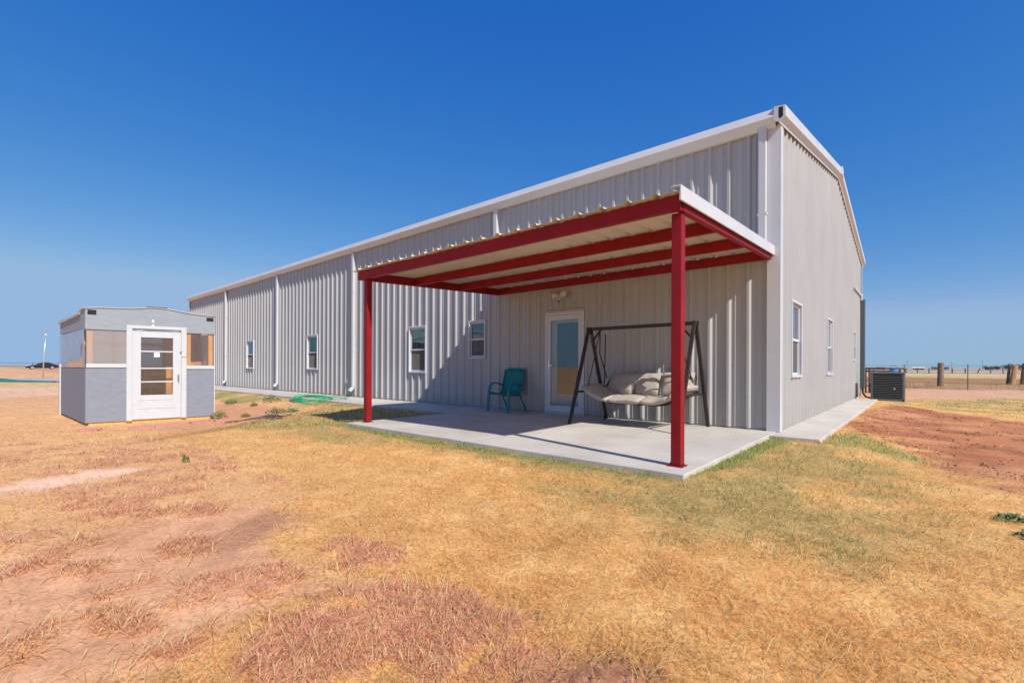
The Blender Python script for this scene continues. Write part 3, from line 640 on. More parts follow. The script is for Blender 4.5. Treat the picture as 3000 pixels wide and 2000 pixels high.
# ------------------------------------------------------------------ porch swing
sw = thing('porch_swing', 'brown metal A-frame porch swing with oatmeal seat cushion on the patio', 'swing', (-2,-.8,0))
XL, XR, YT, ZT = -2.93, -1.0, -.76, 1.70
MB().bar((XL-.06,YT,ZT),(XR+.06,YT,ZT),.05,.06).build('top_beam', M['swing'], sw, bevel=.006)
for x, o_ in ((XL,-1),(XR,1)):
    for yf, yt in ((-1.42,YT-.03),(-.13,YT+.03)):
        mb = MB(); mb.bar((x-.0*o_,yf,.0),(x,yt,ZT+.02),.045,.055,up=(1,0,0)); mb.build('leg', M['swing'], sw, bevel=.005)
    zc = .56; t = zc/ZT; MB().bar((x+.03*-o_,-1.42+t*(YT+1.42)-.02,zc),(x+.03*-o_,-.13+t*(YT+.13)+.02,zc),.03,.035).build('side_rail', M['swing'], sw, bevel=.004)
    MB().bar((x-o_*.03,YT,ZT-.25),(x-o_*.24,YT,ZT-.02),.03,.03).build('brace', M['swing'], sw)
    mb = MB(); mb.box(x-.035,x+.035,YT-.06,YT+.06,ZT-.05,ZT+.036); mb.build('bracket', M['swing'], sw, bevel=.006)
    mb = MB(); mb.tube([(x-o_*.22,YT,ZT-.03),(x-o_*.2,YT+.02,1.25),(x-o_*.17,-.42,.80)], .011, 6); mb.tube([(x-o_*.22,YT,ZT-.03),(x-o_*.16,-.95,.95),(x-o_*.14,-1.05,.62)], .009, 6)
    mb.build('hanger', M['swing'], sw)
    c = MB()
    for k in range(5): 
        z = 1.44+k*.035; c.tube([(x-o_*.05+.022*math.cos(q), YT-.02+.03*math.sin(q), z+.01*math.sin(q*2)) for q in np.linspace(0,6.28,9)[:-1]], .004, 5, closed=True)
    c.build('spring', M['chrome'], sw)
mb = MB(); mb.tube([(-2.62,-.72,1.6),(-2.72,-.6,.5),(-2.76,-.5,.0)], .012, 6); mb.build('lock_rod', M['swing'], sw)
# seat shell: boat-shaped wicker tray
SX = np.linspace(-2.84,-1.06,19)
def seat_z(x):
    u = (x+1.95)/.89; return .40+.20*max(0, abs(u)-.45)**1.6/.38
mb = MB(); ny = 7; P = []
for x in SX:
    for k in range(ny):
        y = -1.13+k*.12; z = seat_z(x)-.04*math.sin(math.pi*k/(ny-1))+.03*(k == 0); P.append((x,y,z))
for i in range(len(SX)): mb.bar(P[i*ny], P[i*ny+ny-1], .014, .02)
for k in range(ny):
    mb.tube([P[i*ny+k] for i in range(len(SX))], .011 if 0 < k < ny-1 else .018, 5)
stuff(mb.build('seat_frame', M['swing'], sw))
mb = MB()
for x in np.linspace(-2.75,-1.15,13): mb.bar((x,-.42,seat_z(x)),(x,-.25,.84),.012,.012)
mb.tube([(-2.8,-.42,.6),(-2.72,-.25,.85),(-1.95,-.23,.86),(-1.18,-.25,.85),(-1.1,-.42,.6)], .016, 6); stuff(mb.build('back_frame', M['swing'], sw))
def pillow(name, mat_, parent, c, size, tilt, yaw, puff=.10, seed=0, nx=14, nz_=10):
    r_ = random.Random(seed); mb = MB(); vs = []; ph = [r_.uniform(0,6) for _ in range(6)]
    for sgn in (1,-1):
        for i in range(nx+1):
            for j in range(nz_+1):
                u = i/nx*2-1; v = j/nz_*2-1
                e = (1-abs(u)**3.2)**.5*(1-abs(v)**3.2)**.5
                w_ = 1+.10*math.sin(5*u+ph[0])*math.sin(4*v+ph[1])+.06*math.sin(11*u+7*v+ph[2])
                pinch = 1-.06*(1-abs(v))*abs(u)**3
                x = u*size[0]/2*(1-.05*(1-v*v)*0)*pinch; z = v*size[1]/2*(1-.05*(1-abs(u)))
                y = sgn*puff*e*w_
                vs.append((x,y,z))
    n1 = (nx+1)*(nz_+1); fs = []
    for i in range(nx):
        for j in range(nz_):
            a = i*(nz_+1)+j; fs.append((a,a+nz_+1,a+nz_+2,a+1)); fs.append((n1+a,n1+a+1,n1+a+nz_+2,n1+a+nz_+1))
    m3 = Matrix.Rotation(yaw,3,'Z') @ Matrix.Rotation(tilt,3,'X')
    mb.add([Vector(c)+m3 @ Vector(v) for v in vs], fs)
    return mb.build(name, mat_, parent, smooth=True, flip=False)
tag(pillow('pillow', M['cushion'], None, (-2.42,-.47,.70), (.62,.44), R(-33), R(-9), .075, 1), 'oatmeal back pillow slumped sideways at the left end of the porch swing, half in shade', 'pillow', 'back pillows on the porch swing')
tag(pillow('pillow', M['cushion'], None, (-1.93,-.45,.70), (.50,.44), R(-24), R(2), .075, 2), 'middle oatmeal back pillow of the porch swing with a dark shadow across it', 'pillow', 'back pillows on the porch swing')
tag(pillow('pillow', M['cushion'], None, (-1.40,-.45,.71), (.54,.44), R(-22), R(7), .075, 3), 'oatmeal back pillow of the porch swing partly hidden behind the red post', 'pillow', 'back pillows on the porch swing')
# seat cushion: three puffy sections following the shell
def cushion(x0, x1, seed, parent):
    r_ = random.Random(seed); mb = MB(); nx, ny_ = 16, 14; vs = []; ph = [r_.uniform(0,6) for _ in range(4)]
    for i in range(nx+1):
        for j in range(ny_+1):
            u = i/nx*2-1; a = j/ny_*2*math.pi
            e = (1-abs(u)**4)**.35 if abs(u) < 1 else 0
            cy = math.copysign(abs(math.cos(a))**.6, math.cos(a)); cz = math.copysign(abs(math.sin(a))**.75, math.sin(a))
            x = x0+(x1-x0)*(i/nx)
            wr = 1+.07*math.sin(3.5*u+ph[0]+2*cy)*.6+.015*math.sin(15*u+ph[1])*cz
            y = -.82-.0+cy*.37*(.9+.1*e)*wr; z = seat_z(x)+.062+cz*.058*max(.25,e)*wr-(.03 if cy < -.6 else 0)
            vs.append((x,y,z))
    n2 = ny_+1; fs = [(i*n2+j,(i+1)*n2+j,(i+1)*n2+j+1,i*n2+j+1) for i in range(nx) for j in range(ny_)]
    mb.add(vs, fs+[tuple(range(n2)), tuple(nx*n2+j for j in range(n2))]); return mb.build('seat_cushion', M['cushion'], parent, smooth=True, flip=True)
for k, (a_, b_) in enumerate(((-2.86,-2.33),(-2.345,-1.745),(-1.76,-1.28),(-1.29,-1.03))): cushion(a_, b_, 20+k, sw)

# ------------------------------------------------------------------ teal sling chair
ch = thing('patio_chair', 'teal sling armchair standing against the wall beside the glass door', 'chair', (-5.28,-.42,0))
for sx, x in ((-1,-5.57),(1,-4.98)):
    mb = MB(); path = [(x,-.74,.0),(x,-.72,.25),(x,-.70,.45),(x,-.67,.56),(x,-.60,.625),(x,-.50,.64),(x,-.36,.615),(x,-.24,.57)]
    for p, q in zip(path[:-1], path[1:]): mb.bar(Vector(p), Vector(q)+(Vector(q)-Vector(p)).normalized()*.006, .05, .022, up=(1,0,0) if False else (0,1,.2))
    mb2 = MB()
    # flat band: width across x, thin along the path
    n_ = len(path); vs = []
    for i, p in enumerate(path):
        t = (Vector(path[min(i+1,n_-1)])-Vector(path[max(i-1,0)])).normalized(); nrm = Vector((1,0,0)).cross(t)
        for a_, c_ in ((-1,-1),(1,-1),(1,1),(-1,1)): vs.append(Vector(p)+Vector((a_*.027,0,0))+nrm*c_*.012)
    fs = [(0,1,2,3),(4*n_-1,4*n_-2,4*n_-3,4*n_-4)]
    for i in range(n_-1):
        for k in range(4): fs.append((i*4+k,i*4+(k+1)%4,(i+1)*4+(k+1)%4,(i+1)*4+k))
    mb2.add(vs, fs); arm = mb2.build('arm', M['tealf'], ch, bevel=.003)
    mb = MB(); mb.tube([(x*1.0-sx*.03,-.30,.36),(x-sx*.025,-.17,.18),(x-sx*.02,-.09,.0)], .017, 8); mb.tube([(x-sx*.03,-.66,.395),(x-sx*.03,-.3,.36)], .015, 8); mb.build('leg', M['tealf'], ch, smooth=True)
def side(x): return [(x,-.69,.405),(x,-.66,.425),(x,-.52,.40),(x,-.40,.385),(x,-.32,.40),(x,-.285,.48),(x,-.23,.68),(x,-.18,.86),(x,-.165,.92),(x,-.15,.93)]
mb = MB(); L_, R_ = side(-5.545), side(-5.005); n_ = len(L_); vs = []
for i in range(n_):
    for k in range(9):
        u = k/8; p = Vector(L_[i]).lerp(Vector(R_[i]), u); sag = .02*math.sin(math.pi*u); p += Vector((0,sag*.8 if i > 4 else 0,-sag if i <= 4 else 0)); 
        if i >= n_-2: p.z += .02*math.sin(math.pi*u)
        vs.append(p)
mb.add(vs, [(i*9+k,i*9+k+1,(i+1)*9+k+1,(i+1)*9+k) for i in range(n_-1) for k in range(8)])
o = mb.build('sling', M['teal'], ch, smooth=True, flip=False); m_ = o.modifiers.new('t','SOLIDIFY'); m_.thickness = .012
for x in (-5.555,-4.995): MB().tube(side(x), .016, 8).build('side_rail', M['tealf'], ch, smooth=True)
MB().tube([(-5.555,-.165,.92),(-5.45,-.15,.955),(-5.1,-.15,.955),(-4.995,-.165,.92)], .016, 8).build('top_rail', M['tealf'], ch, smooth=True)
MB().tube([(-5.555,-.45,.375),(-5.28,-.45,.35),(-4.995,-.45,.375)], .014, 8).build('cross_bar', M['tealf'], ch, smooth=True)

# ------------------------------------------------------------------ greenhouse shed
SA, SB, SD = Vector((-12.25,-6.67)), Vector((-11.86,-4.28)), Vector((-15.85,-6.75))
SWD, SLN = (SB-SA).length, (SD-SA).length; EU = (SB-SA)/SWD; EV = (SD-SA)/SLN; SZ = -.36
sh = thing('greenhouse_shed', 'small grey and white hand-built greenhouse shed with a white glazed door', 'shed', (-13.9,-5.5,SZ))
def shT(u, v, z):  # u along the front, v towards the back
    p = SA+EU*u+EV*v; return (p.x, p.y, z)
def sb(name, m, u0, u1, v0, v1, z0, z1, parent=None, bevel=0.004):
    mb = MB(); mb.box(u0,u1,v0,v1,z0,z1); mb.T = shT; return mb.build(name, M[m], parent or sh, bevel=bevel)
W_ = SWD; zb = -.20
sb('sill_beam','stud',.05,W_-.05,.02,.12,-.355,-.262); sb('sill_beam','stud',.04,.14,.13,SLN-.05,-.355,-.262); sb('sill_beam','stud',W_-.14,W_-.04,.13,SLN-.05,-.355,-.262)
sb('floor','ply',.03,W_-.03,.03,SLN-.03,-.26,-.24)
for u in (.06, W_-.25): sb('block','paver',u,u+.19,-.01,.2,-.42,-.357)
# front wall: siding, sills, studs, panes
D0, D1 = .69, 1.84   # outer edges of the door casing
sb('siding_panel','siding',-.01,D0,-.012,.012,-.29,.945); sb('siding_panel','siding',D1,W_+.01,-.012,.012,-.275,.915)
sb('sill_board','shedwhite',-.005,D0,-.035,-.013,.945,1.035); sb('sill_board','shedwhite',D1,W_+.005,-.035,-.013,.915,1.0)
sb('clear_pane','plastic',0.0,D0,-.004,.0,1.036,1.80,bevel=0); sb('clear_pane','shedglass',D1,W_,-.004,.0,1.001,1.80,bevel=0)
for u in (.02, D1+.01, W_-.11): sb('stud','stud',u,u+.09,.004,.06,.95,1.80)
# casing and door
sb('casing','shedwhite',D0,D0+.105,-.05,.06,-.29,1.86); sb('casing','shedwhite',D1-.105,D1,-.05,.06,-.28,1.86); sb('casing','shedwhite',D0,D1,-.048,.06,1.861,1.93)
dr0, dr1 = D0+.107, D1-.107
mb = MB()
g0, g1, gz0, gz1 = dr0+.16, dr1-.16, .30, 1.66
mb.box(dr0,g0,-.03,.015,-.268,1.855); mb.box(g1,dr1,-.03,.015,-.268,1.855); mb.box(g0,g1,-.03,.015,gz1,1.855); mb.box(g0,g1,-.03,.015,-.268,gz0); mb.T = shT
dd = mb.build('door', M['shedwhite'], sh, bevel=.004)
for z in (.61,.93,1.33): sb('mullion','shedwhite',g0,g1,-.024,.008,z-.016,z+.016,dd,.003)
zs = [gz0,.61,.93,1.33,gz1]
for za, zb_ in zip(zs[:-1], zs[1:]): sb('pane','shedglass',g0,g1,-.006,-.003,za+.016,zb_-.016,dd,0)
mb = MB()
for (u0,u1,z0,z1) in ((dr0+.1,dr1-.1,-.02,0.0),(dr0+.1,dr1-.1,.18,.20),(dr0+.1,dr0+.12,0,.18),(dr1-.12,dr1-.1,0,.18)): mb.box(u0,u1,-.037,-.03,z0,z1)
mb.T = shT; mb.build('panel_moulding', M['shedwhite'], dd, bevel=.003)
mb = MB(); mb.box(dr1-.075,dr1-.035,-.036,-.03,.62,.78); mb.T = shT; mb.build('lock_plate', M['chrome'], dd)
mb = MB(); mb.tube([shT(dr1-.055,-.036,.66),shT(dr1-.055,-.07,.66),shT(dr1-.055,-.07,.60)], .008, 6); mb.build('handle', M['chrome'], dd)
sb('latch','black',dr1-.03,dr1+.06,-.062,-.05,1.31,1.335); sb('latch_block','shedwhite',dr1+.0,dr1+.10,-.066,-.05,1.21,1.33)
sb('notice','paper',(g0+g1)/2-.06,(g0+g1)/2+.05,-.0095,-.007,1.20,1.315,dd,0)
# fascia boards front and side
mb = MB(); mb.T = shT
mb.add([(-.02,-.03,1.80),(W_+.02,-.03,1.80),(W_+.02,-.03,2.24),(W_*.52,-.03,2.37),(-.02,-.03,2.27),(-.02,-.006,1.80),(W_+.02,-.006,1.80),(W_+.02,-.006,2.24),(W_*.52,-.006,2.37),(-.02,-.006,2.27)],
       [(0,1,2,3,4),(9,8,7,6,5),(0,5,6,1),(1,6,7,2),(2,7,8,3),(3,8,9,4),(4,9,5,0)]); mb.build('fascia_board', M['sidinglap'], sh, bevel=.003)
mb = MB(); mb.T = shT
mb.add([(-.022,.0,1.80),(-.022,SLN,1.83),(-.022,SLN,2.13),(-.022,.55,2.16),(-.022,.45,2.27),(-.022,0,2.27),(-.004,.0,1.80),(-.004,SLN,1.83),(-.004,SLN,2.13),(-.004,.55,2.16),(-.004,.45,2.27),(-.004,0,2.27)],
       [(0,1,2,3,4,5),(11,10,9,8,7,6)]+[(i,i+6,(i+1)%6+6,(i+1)%6) for i in range(6)]); mb.build('fascia_board', M['sidinglap'], sh, bevel=.003)
for u in (.09, W_-.09): sb('bracket','dark',u-.075,u+.075,-.036,-.031,2.12 if u > 1 else 2.13,2.21 if u > 1 else 2.235,bevel=0)
for u, z in ((1.18,2.05),(1.18,1.94)): sb('paint_patch','paper',u-.02,u+.02,-.033,-.0305,z-.03,z+.03,bevel=0)
# side walls
sb('siding_panel','siding',-.012,.006,.013,SLN,-.30,.945); sb('siding_panel','siding',W_-.006,W_+.012,.013,SLN,-.28,.915); sb('siding_panel','siding',.007,W_-.007,SLN-.012,SLN+.008,-.2,.945)
nb_ = 14; mb = MB(); mb.T = shT; vs = []
for i in range(nb_*3+1):
    for j in range(13):
        v = .01+i/(nb_*3)*(SLN-.02); z = .95+j/12*.85; bow = .028*math.sin(i*.55+.6*math.sin(j*.8))*math.sin(math.pi*j/12)+.05*math.exp(-((v-.55)/.22)**2)*math.sin(math.pi*j/12)
        vs.append((-.020-(z-.95)*.018+.006*math.sin(2.2*v+1.1)*math.sin(math.pi*j/12)-.02*math.exp(-((v-.5)/.25)**2)*math.sin(math.pi*j/12), v, z))
mb.add(vs, [(i*13+j,(i+1)*13+j,(i+1)*13+j+1,i*13+j+1) for i in range(nb_*3) for j in range(12)]); mb.build('clear_pane', M['wavy'], sh, smooth=True, flip=False)
for k in range(4): sb('stud','stud',.01,.06,.5+k*.95,.59+k*.95,.95,1.80)
for k in range(5): sb('stud','stud',W_-.06,W_-.01,.15+k*.80,.24+k*.80,-.18,1.80)
sb('clear_pane','frost',W_-.004,W_,.02,SLN-.02,.92,1.80,bevel=0); sb('back_panel','frost',.02,W_-.02,SLN-.03,SLN-.02,.95,2.1,bevel=0)
for u in (.05,.55,1.05,1.6,2.2): sb('stud','stud',u,u+.08,SLN-.09,SLN-.031,-.18,2.1)
sb('shelf','ply',.1,W_-.1,SLN-.6,SLN-.1,.72,.75); sb('rail','stud',.05,W_-.05,SLN-.12,SLN-.091,1.58,1.66); sb('rail','stud',.05,W_-.05,SLN-.12,SLN-.091,.9,.98)
for k in range(5): sb('board','stud' if k % 2 else 'ply',W_-.80+k*.152,W_-.80+k*.152+.15,.75+.012*(k % 2),.77+.012*(k % 2),-.18,1.85)
sb('lining','ply',.02,W_-.02,SLN-.02,SLN-.013,-.18,.94,bevel=0)
sb('corner_board','shedwhite',-.04,-.013,SLN-.09,SLN+.02,-.36,1.03); sb('corner_board','shedwhite',W_+.013,W_+.035,-.0,.08,-.2,1.78)
# roof: two shallow slopes and a white sheet folded over the edges
for (u0, z0, u1, z1, nm) in ((-.05,2.275,W_*.52,2.378,'roof'),(W_*.52,2.378,W_+.05,2.245,'roof')):
    mb = MB(); mb.T = shT; vs = []
    for i in range(9):
        for j in range(15):
            t = i/8; v = -.05+j/14*(SLN+.12); z = z0+(z1-z0)*t-.10*ss(0,.7,v-.3)*(1-t if nm and u0 < 0 else t)+.012*math.sin(j*1.3+i); vs.append((u0+(u1-u0)*t, v, float(z)))
    mb.add(vs, [(i*15+j,(i+1)*15+j,(i+1)*15+j+1,i*15+j+1) for i in range(8) for j in range(14)])
    o = mb.build('roof', M['tarp'], sh, smooth=True, flip=False); m_ = o.modifiers.new('t','SOLIDIFY'); m_.thickness = .02
mb = MB(); mb.T = shT; mb.box(W_*.45,W_*.60,-.035,.3,2.375,2.395); mb.build('ridge_flap', M['dark'], sh)
mb = MB(); mb.T = shT; mb.add([(-.06,.5,2.19),(-.06,SLN+.05,2.19),(-.06,SLN+.05,2.11),(-.06,1.2,2.14),(-.06,.5,2.17),(-.03,.5,2.19),(-.03,SLN+.05,2.19),(-.03,SLN+.05,2.11),(-.03,1.2,2.14),(-.03,.5,2.17)],
    [(0,1,2,3,4),(9,8,7,6,5)]+[(i,i+5,(i+1)%5+5,(i+1)%5) for i in range(5)]); mb.build('roof_edge', M['tarp'], sh)
# pavers along its front
PV = [((-11.25,-6.95),(-11.0,-6.6),'pink paving block on the dirt at the left front corner of the shed'),((-10.90,-6.15),(-10.84,-5.75),'pink paving block left of the shed door, level with its hinge side'),
      ((-10.85,-5.70),(-10.78,-5.25),'pink paving block below the middle of the shed door, end to end with the next'),((-11.0,-5.0),(-11.02,-4.55),'pink paving block set under the right grey panel of the shed'),((-11.15,-4.48),(-11.18,-4.05),'pink paving block furthest right of the row before the shed')]
for (p, q, lb) in PV:
    p = Vector(p); q = Vector(q); z = Hs(p.x,p.y); mb = MB(); mb.bar((p.x,p.y,z+.005),(q.x,q.y,Hs(q.x,q.y)+.005),.2,.075)
    tag(mb.build('paver', M['paver'], None, bevel=.008), lb, 'paving block', 'paving blocks before the shed')

# ------------------------------------------------------------------ hoses
def smooth_path(pts, k=6):
    pts = [Vector(p) for p in pts]; out = []; n_ = len(pts)
    for i in range(n_-1):
        p0, p1, p2, p3 = pts[max(i-1,0)], pts[i], pts[i+1], pts[min(i+2,n_-1)]
        for j in range(k):
            t = j/k; out.append(.5*((2*p1)+(-p0+p2)*t+(2*p0-5*p1+4*p2-p3)*t*t+(-p0+3*p1-3*p2+p3)*t**3))
    out.append(pts[-1]); return out
def lay(x, y, r, up=0):
    z = Hs(x,y)
    if -30 < x < -5.9 and -1.5 < y: z = 0
    return (x, y, z+r+up)
pts = []
rr_ = random.Random(5); cx, cy = -12.35, -1.5
for k in range(60):
    a_ = k*.62; e = 1+.12*math.sin(k*.37); px = cx+.75*e*math.cos(a_)+.15*math.sin(k*.21); py = cy+.42*e*math.sin(a_)+.10*math.cos(k*.33); pts.append(lay(px,py,.012,.012+.010*(k//11)))
pts += [lay(-11.9,-2.0,.012), lay(-11.3,-2.0,.012), lay(-11.1,-2.4,.012), lay(-11.5,-2.55,.012), lay(-11.9,-2.3,.012)]
pts = [lay(-13.0,-1.2,.012), lay(-12.2,-.7,.012), lay(-11.5,-.75,.012), lay(-11.4,-1.15,.012), lay(-12.0,-1.3,.012)]+pts
tag(MB().tube(smooth_path(pts,4), .012, 6).build('garden_hose', M['hose'], None, smooth=True), 'bright green garden hose heaped in loose coils at the edge of the sidewalk', 'hose')
pts = [(-12.72,-.075,.45),(-12.74,-.085,.25),(-12.76,-.10,.06),lay(-12.85,-.35,.012),lay(-12.9,-.7,.012),lay(-12.7,-1.1,.012),lay(-12.9,-1.4,.012)]
tag(MB().tube(smooth_path(pts), .010, 6).build('leader_hose', M['hoseb'], None, smooth=True), 'thin brown leader hose running from the wall tap to the green hose', 'hose')
pts = []
for k in range(26):
    a_ = k*.65; px = -9.55+.62*math.cos(a_)+.35*math.cos(a_*.23); py = -4.2+.40*math.sin(a_)-.02*k*0; pts.append(lay(px+(.3*(py+4.2)),py,.015,.014+.006*(k//10)))
pts += [lay(-9.1,-3.75,.015),lay(-9.3,-3.45,.015)]
tag(MB().tube(smooth_path(pts,5), .015, 6).build('garden_hose', M['hosed'], None, smooth=True), 'dark grey hose coiled loosely on the dirt right of the shed', 'hose')

# ------------------------------------------------------------------ air conditioner
ac = thing('air_conditioner', 'dark slate outdoor air conditioner unit at the far end of the gable sidewalk', 'air conditioner', (.85,11.8,-.12))
ax0, ax1, ay0, ay1, az0, az1 = .44, 1.31, 11.35, 12.1, -.09, .875
MB().box(ax0-.05,ax1+.06,ay0-.05,ay1+.05,-.2,-.085).build('pad', M['conc'], ac)
MB().box(ax0+.03,ax1-.03,ay0+.03,ay1-.03,az0+.02,az1-.03).build('coil', M['coil'], ac)
for x in (ax0,ax1-.07):
    for y in (ay0,ay1-.07): MB().box(x,x+.07,y,y+.07,az0,az1-.02).build('corner_post', M['ac'], ac, bevel=.02)
MB().box(ax0-.006,ax1+.006,ay0-.006,ay1+.006,az1-.06,az1).build('top_cover', M['ac'], ac, bevel=.02)
MB().box(ax0,ax1,ay0,ay1,az0-.0,az0+.10).build('base_pan', M['ac'], ac, bevel=.01)
for k in range(13):
    z = az0+.15+k*.0565
    mb = MB(); mb.bar((ax0+.07,ay0+.012,z),(ax1-.07,ay0+.012,z),.03,.012,up=(0,.5,1)); mb.bar((ax1-.012,ay0+.07,z),(ax1-.012,ay1-.07,z),.03,.012,up=(-.5,0,1)); mb.build('louver', M['louver'], ac)
mb = MB()
for q in (.1,.18,.26): mb.tube([((ax0+ax1)/2+q*math.cos(t),(ay0+ay1)/2+q*math.sin(t),az1+.012) for t in np.linspace(0,2*math.pi,25)[:-1]], .006, 5, closed=True)
mb.build('fan_grille', M['ac'], ac); MB().cyl(((ax0+ax1)/2+.18,ay0+.008,.34),((ax0+ax1)/2+.18,ay0-.004,.34),.022).build('badge', M['bone'], ac)

# ------------------------------------------------------------------ pipe guard and bucket
pg = thing('pipe_guard', 'rusty red pipe guard frame standing behind the air conditioner', 'pipe frame', (.5,19.5,-.12))
GX0, GX1, GY0, GY1 = -.18, 1.02, 18.4, 20.6
for x, y in ((GX0,GY0),(GX0+.13,GY0),(GX0-.0,GY1),(GX1,GY0),(GX1+.1,GY1),(GX1-.12,GY0)): MB().cyl((x,y,-.2),(x,y,1.0),.035,n=8).build('post', M['rust'], pg, smooth=True)
for a_, b_ in (((GX0,GY0),(GX1,GY0)),((GX0,GY1),(GX1+.1,GY1)),((GX0,GY0),(GX0,GY1)),((GX1,GY0),(GX1+.1,GY1))): MB().cyl((*a_,1.0),(*b_,1.0),.035,n=8).build('rail', M['rust'], pg, smooth=True)
MB().cyl((GX0,GY0,.88),(GX1,GY0,.88),.03,n=8).build('rail', M['rust'], pg, smooth=True)
MB().tube([(GX0-.25,GY0,.45),(GX0,GY0-.05,.22),(GX1,GY0-.05,.2)], .025, 6).build('brace', M['rust'], pg)
bk = thing('bucket', 'small bright blue bucket hanging on the rusty pipe guard', 'bucket', (.80,18.3,.65))
MB().cyl((.80,18.3,.76),(.80,18.3,.98),.12,.15,n=14).build('pail', M['blue'], bk)
MB().tube([(.80+.15*math.cos(t),18.3,.98+.14*math.sin(t)) for t in np.linspace(0,math.pi,9)], .007, 5).build('handle', M['dark'], bk)

# ------------------------------------------------------------------ fences
nf = thing('wire_fence', 'barbed wire fence on steel T-posts and thick wooden posts beyond the air conditioner', 'fence', (3,30,-.12))
def wood_post(parent, x, y, h, r, m, lean=(0,0), seed=0):
    r_ = random.Random(seed); mb = MB(); z0 = Hs(x,y)-.2; n_ = 10; vs = []
    for i in range(6):
        t = i/5
        for k in range(n_):
            a_ = 2*math.pi*k/n_; q = r*(1-.08*t)*(1+.08*math.sin(3*a_+seed)+r_.uniform(-.03,.03)); vs.append((x+lean[0]*t+q*math.cos(a_), y+lean[1]*t+q*math.sin(a_), z0+(h+.2)*t+(r_.uniform(-.02,.02) if i == 5 else 0)))
    mb.add(vs, [(i*n_+k,i*n_+(k+1)%n_,(i+1)*n_+(k+1)%n_,(i+1)*n_+k) for i in range(5) for k in range(n_)]+[tuple(5*n_+k for k in range(n_))]); return mb.build('wooden_post', M[m], parent, flip=False)
wood_post(nf, 2.62,32.2,1.48,.165,'wood',(.02,0),1); wood_post(nf, 6.60,41.0,1.40,.165,'newwood',(.18,0),2); wood_post(nf, 7.15,41.3,1.52,.15,'wood',(.15,0),3); wood_post(nf, 7.62,41.4,1.5,.2,'wood',(.02,0),4); wood_post(nf,6.42,41.25,1.42,.09,'wood',(.12,0),5)
for x, y in ((.98,26.9),(3.57,26.5),(10.2,26.2)):
    mb = MB(); z = Hs(x,y); mb.box(x-.018,x+.018,y-.006,y+.006,z-.2,z+1.45); mb.box(x-.005,x+.005,y,y+.035,z-.2,z+1.44); p = mb.build('t_post', M['tpost'], nf)
    MB().box(x-.0185,x+.0185,y-.0065,y+.0065,z+1.36,z+1.452).build('post_tip', M['bone'], p)
for z in (.35,.72,1.05,1.30):
    mb = MB(); mb.tube([(-9,27.2,-.12+z),(.98,26.9,-.12+z),(3.57,26.5,-.12+z),(10.2,26.2,-.12+z),(18,26,-.12+z)], .006, 4); mb.build('wire', M['wire'], nf)
mb = MB(); mb.tube([(2.62,32.2,1.1),(6.7,41,1.1),(7.2,41.3,1.15)], .006, 4); mb.build('wire', M['wire'], nf)
def far_at(px, D, z=None):
    u = (px-CX)/FPX; d = Vector((math.sin(YAW), math.cos(YAW))); r_ = Vector((math.cos(YAW), -math.sin(YAW))); p = Vector((CAM.x,CAM.y))+D*(d+u*r_); return p
ff = thing('wire_fence', 'line of short weathered posts across the far pasture before the horizon', 'fence', (8,160,-.12))
for i, (px, ln) in enumerate(((2531,0),(2560,0),(2589,0),(2655,0),(2688,0),(2722,0),(2790,0),(2828,0),(2862,.35),(2902,0),(2940,-.1),(2975,0))):
    p = far_at(px, 118); wood_post(ff, p.x, p.y, 1.3, .13, 'wood', (ln*1.6,0), 30+i)
mb = MB(); pa, pb = far_at(2500,118), far_at(3100,118); 
for z in (.5,.95): mb.tube([(pa.x,pa.y,z-.12),(pb.x,pb.y,z-.12)], .008, 4)
mb.build('wire', M['wire'], ff)
pf = thing('pipe_fence', 'dark pipe rail fence behind the parked car', 'fence', (-155,-5,.2))
for i in range(9):
    y = -36+i*9.2; z = Hs(-155,y); MB().cyl((-155,y,z-.1),(-155,y,z+1.35),.06,n=6).build('post', M['rust'], pf)
for z in (.65,1.35): MB().cyl((-155,-50,Hs(-155,0)+z),(-155,45,Hs(-155,0)+z),.045,n=6).build('rail', M['tpost'], pf)

# ------------------------------------------------------------------ left background: car, flagpole, edging
fp = thing('flagpole', 'slender white pole with a ball top standing by the gravel driveway', 'pole', (-62.0,-3.9,0))
z = Hs(-62,-3.9)
MB().tube([(-62,-3.9,z-.1),(-61.95,-3.85,z+2),(-61.9,-3.72,z+4.05)], .052, 8, r1=.042).build('pole', M['galv'], fp, smooth=True)
bm = bmesh.new(); bmesh.ops.create_uvsphere(bm, u_segments=10, v_segments=8, radius=.12); mb = MB(); mb.add([v.co+Vector((-61.9,-3.72,z+4.14)) for v in bm.verts], [tuple(v.index for v in f.verts) for f in bm.faces]); bm.free(); mb.build('ball', M['white'], fp, smooth=True)
MB().cyl((-61.9,-3.72,z+3.93),(-61.9,-3.72,z+4.0),.11,n=10).build('collar', M['galv'], fp)
ed = MB(); ep = [(-51.2,-9.6,.55),(-50.2,-8.0,.45),(-49.2,-6.9,.30),(-48.6,-6.3,.18),(-47.6,-5.3,.14),(-46.6,-4.4,.10)]; vs = []
for i, (x,y,w_) in enumerate(ep):
    zz = Hs(x,y); vs += [(x+.5,y-.2,zz-.02),(x+.2,y,zz+w_*.9),(x-.4,y+.2,zz+w_*.6),(x-.7,y+.3,zz-.02)]
ed.add(vs, [(i*4+k,i*4+k+1,i*4+k+5,i*4+k+4) for i in range(len(ep)-1) for k in range(3)])
tag(ed.build('tarp', M['tealtarp'], None, flip=True), 'crumpled dark teal tarp strip lying along the near edge of the gravel driveway', 'tarp')
cr = thing('parked_car', 'dark sedan parked side-on before the pipe fence far left', 'car', (-133,.9,.2))
cz = Hs(-133,.9)
def car(y, z): return (y+.9, cz+z)
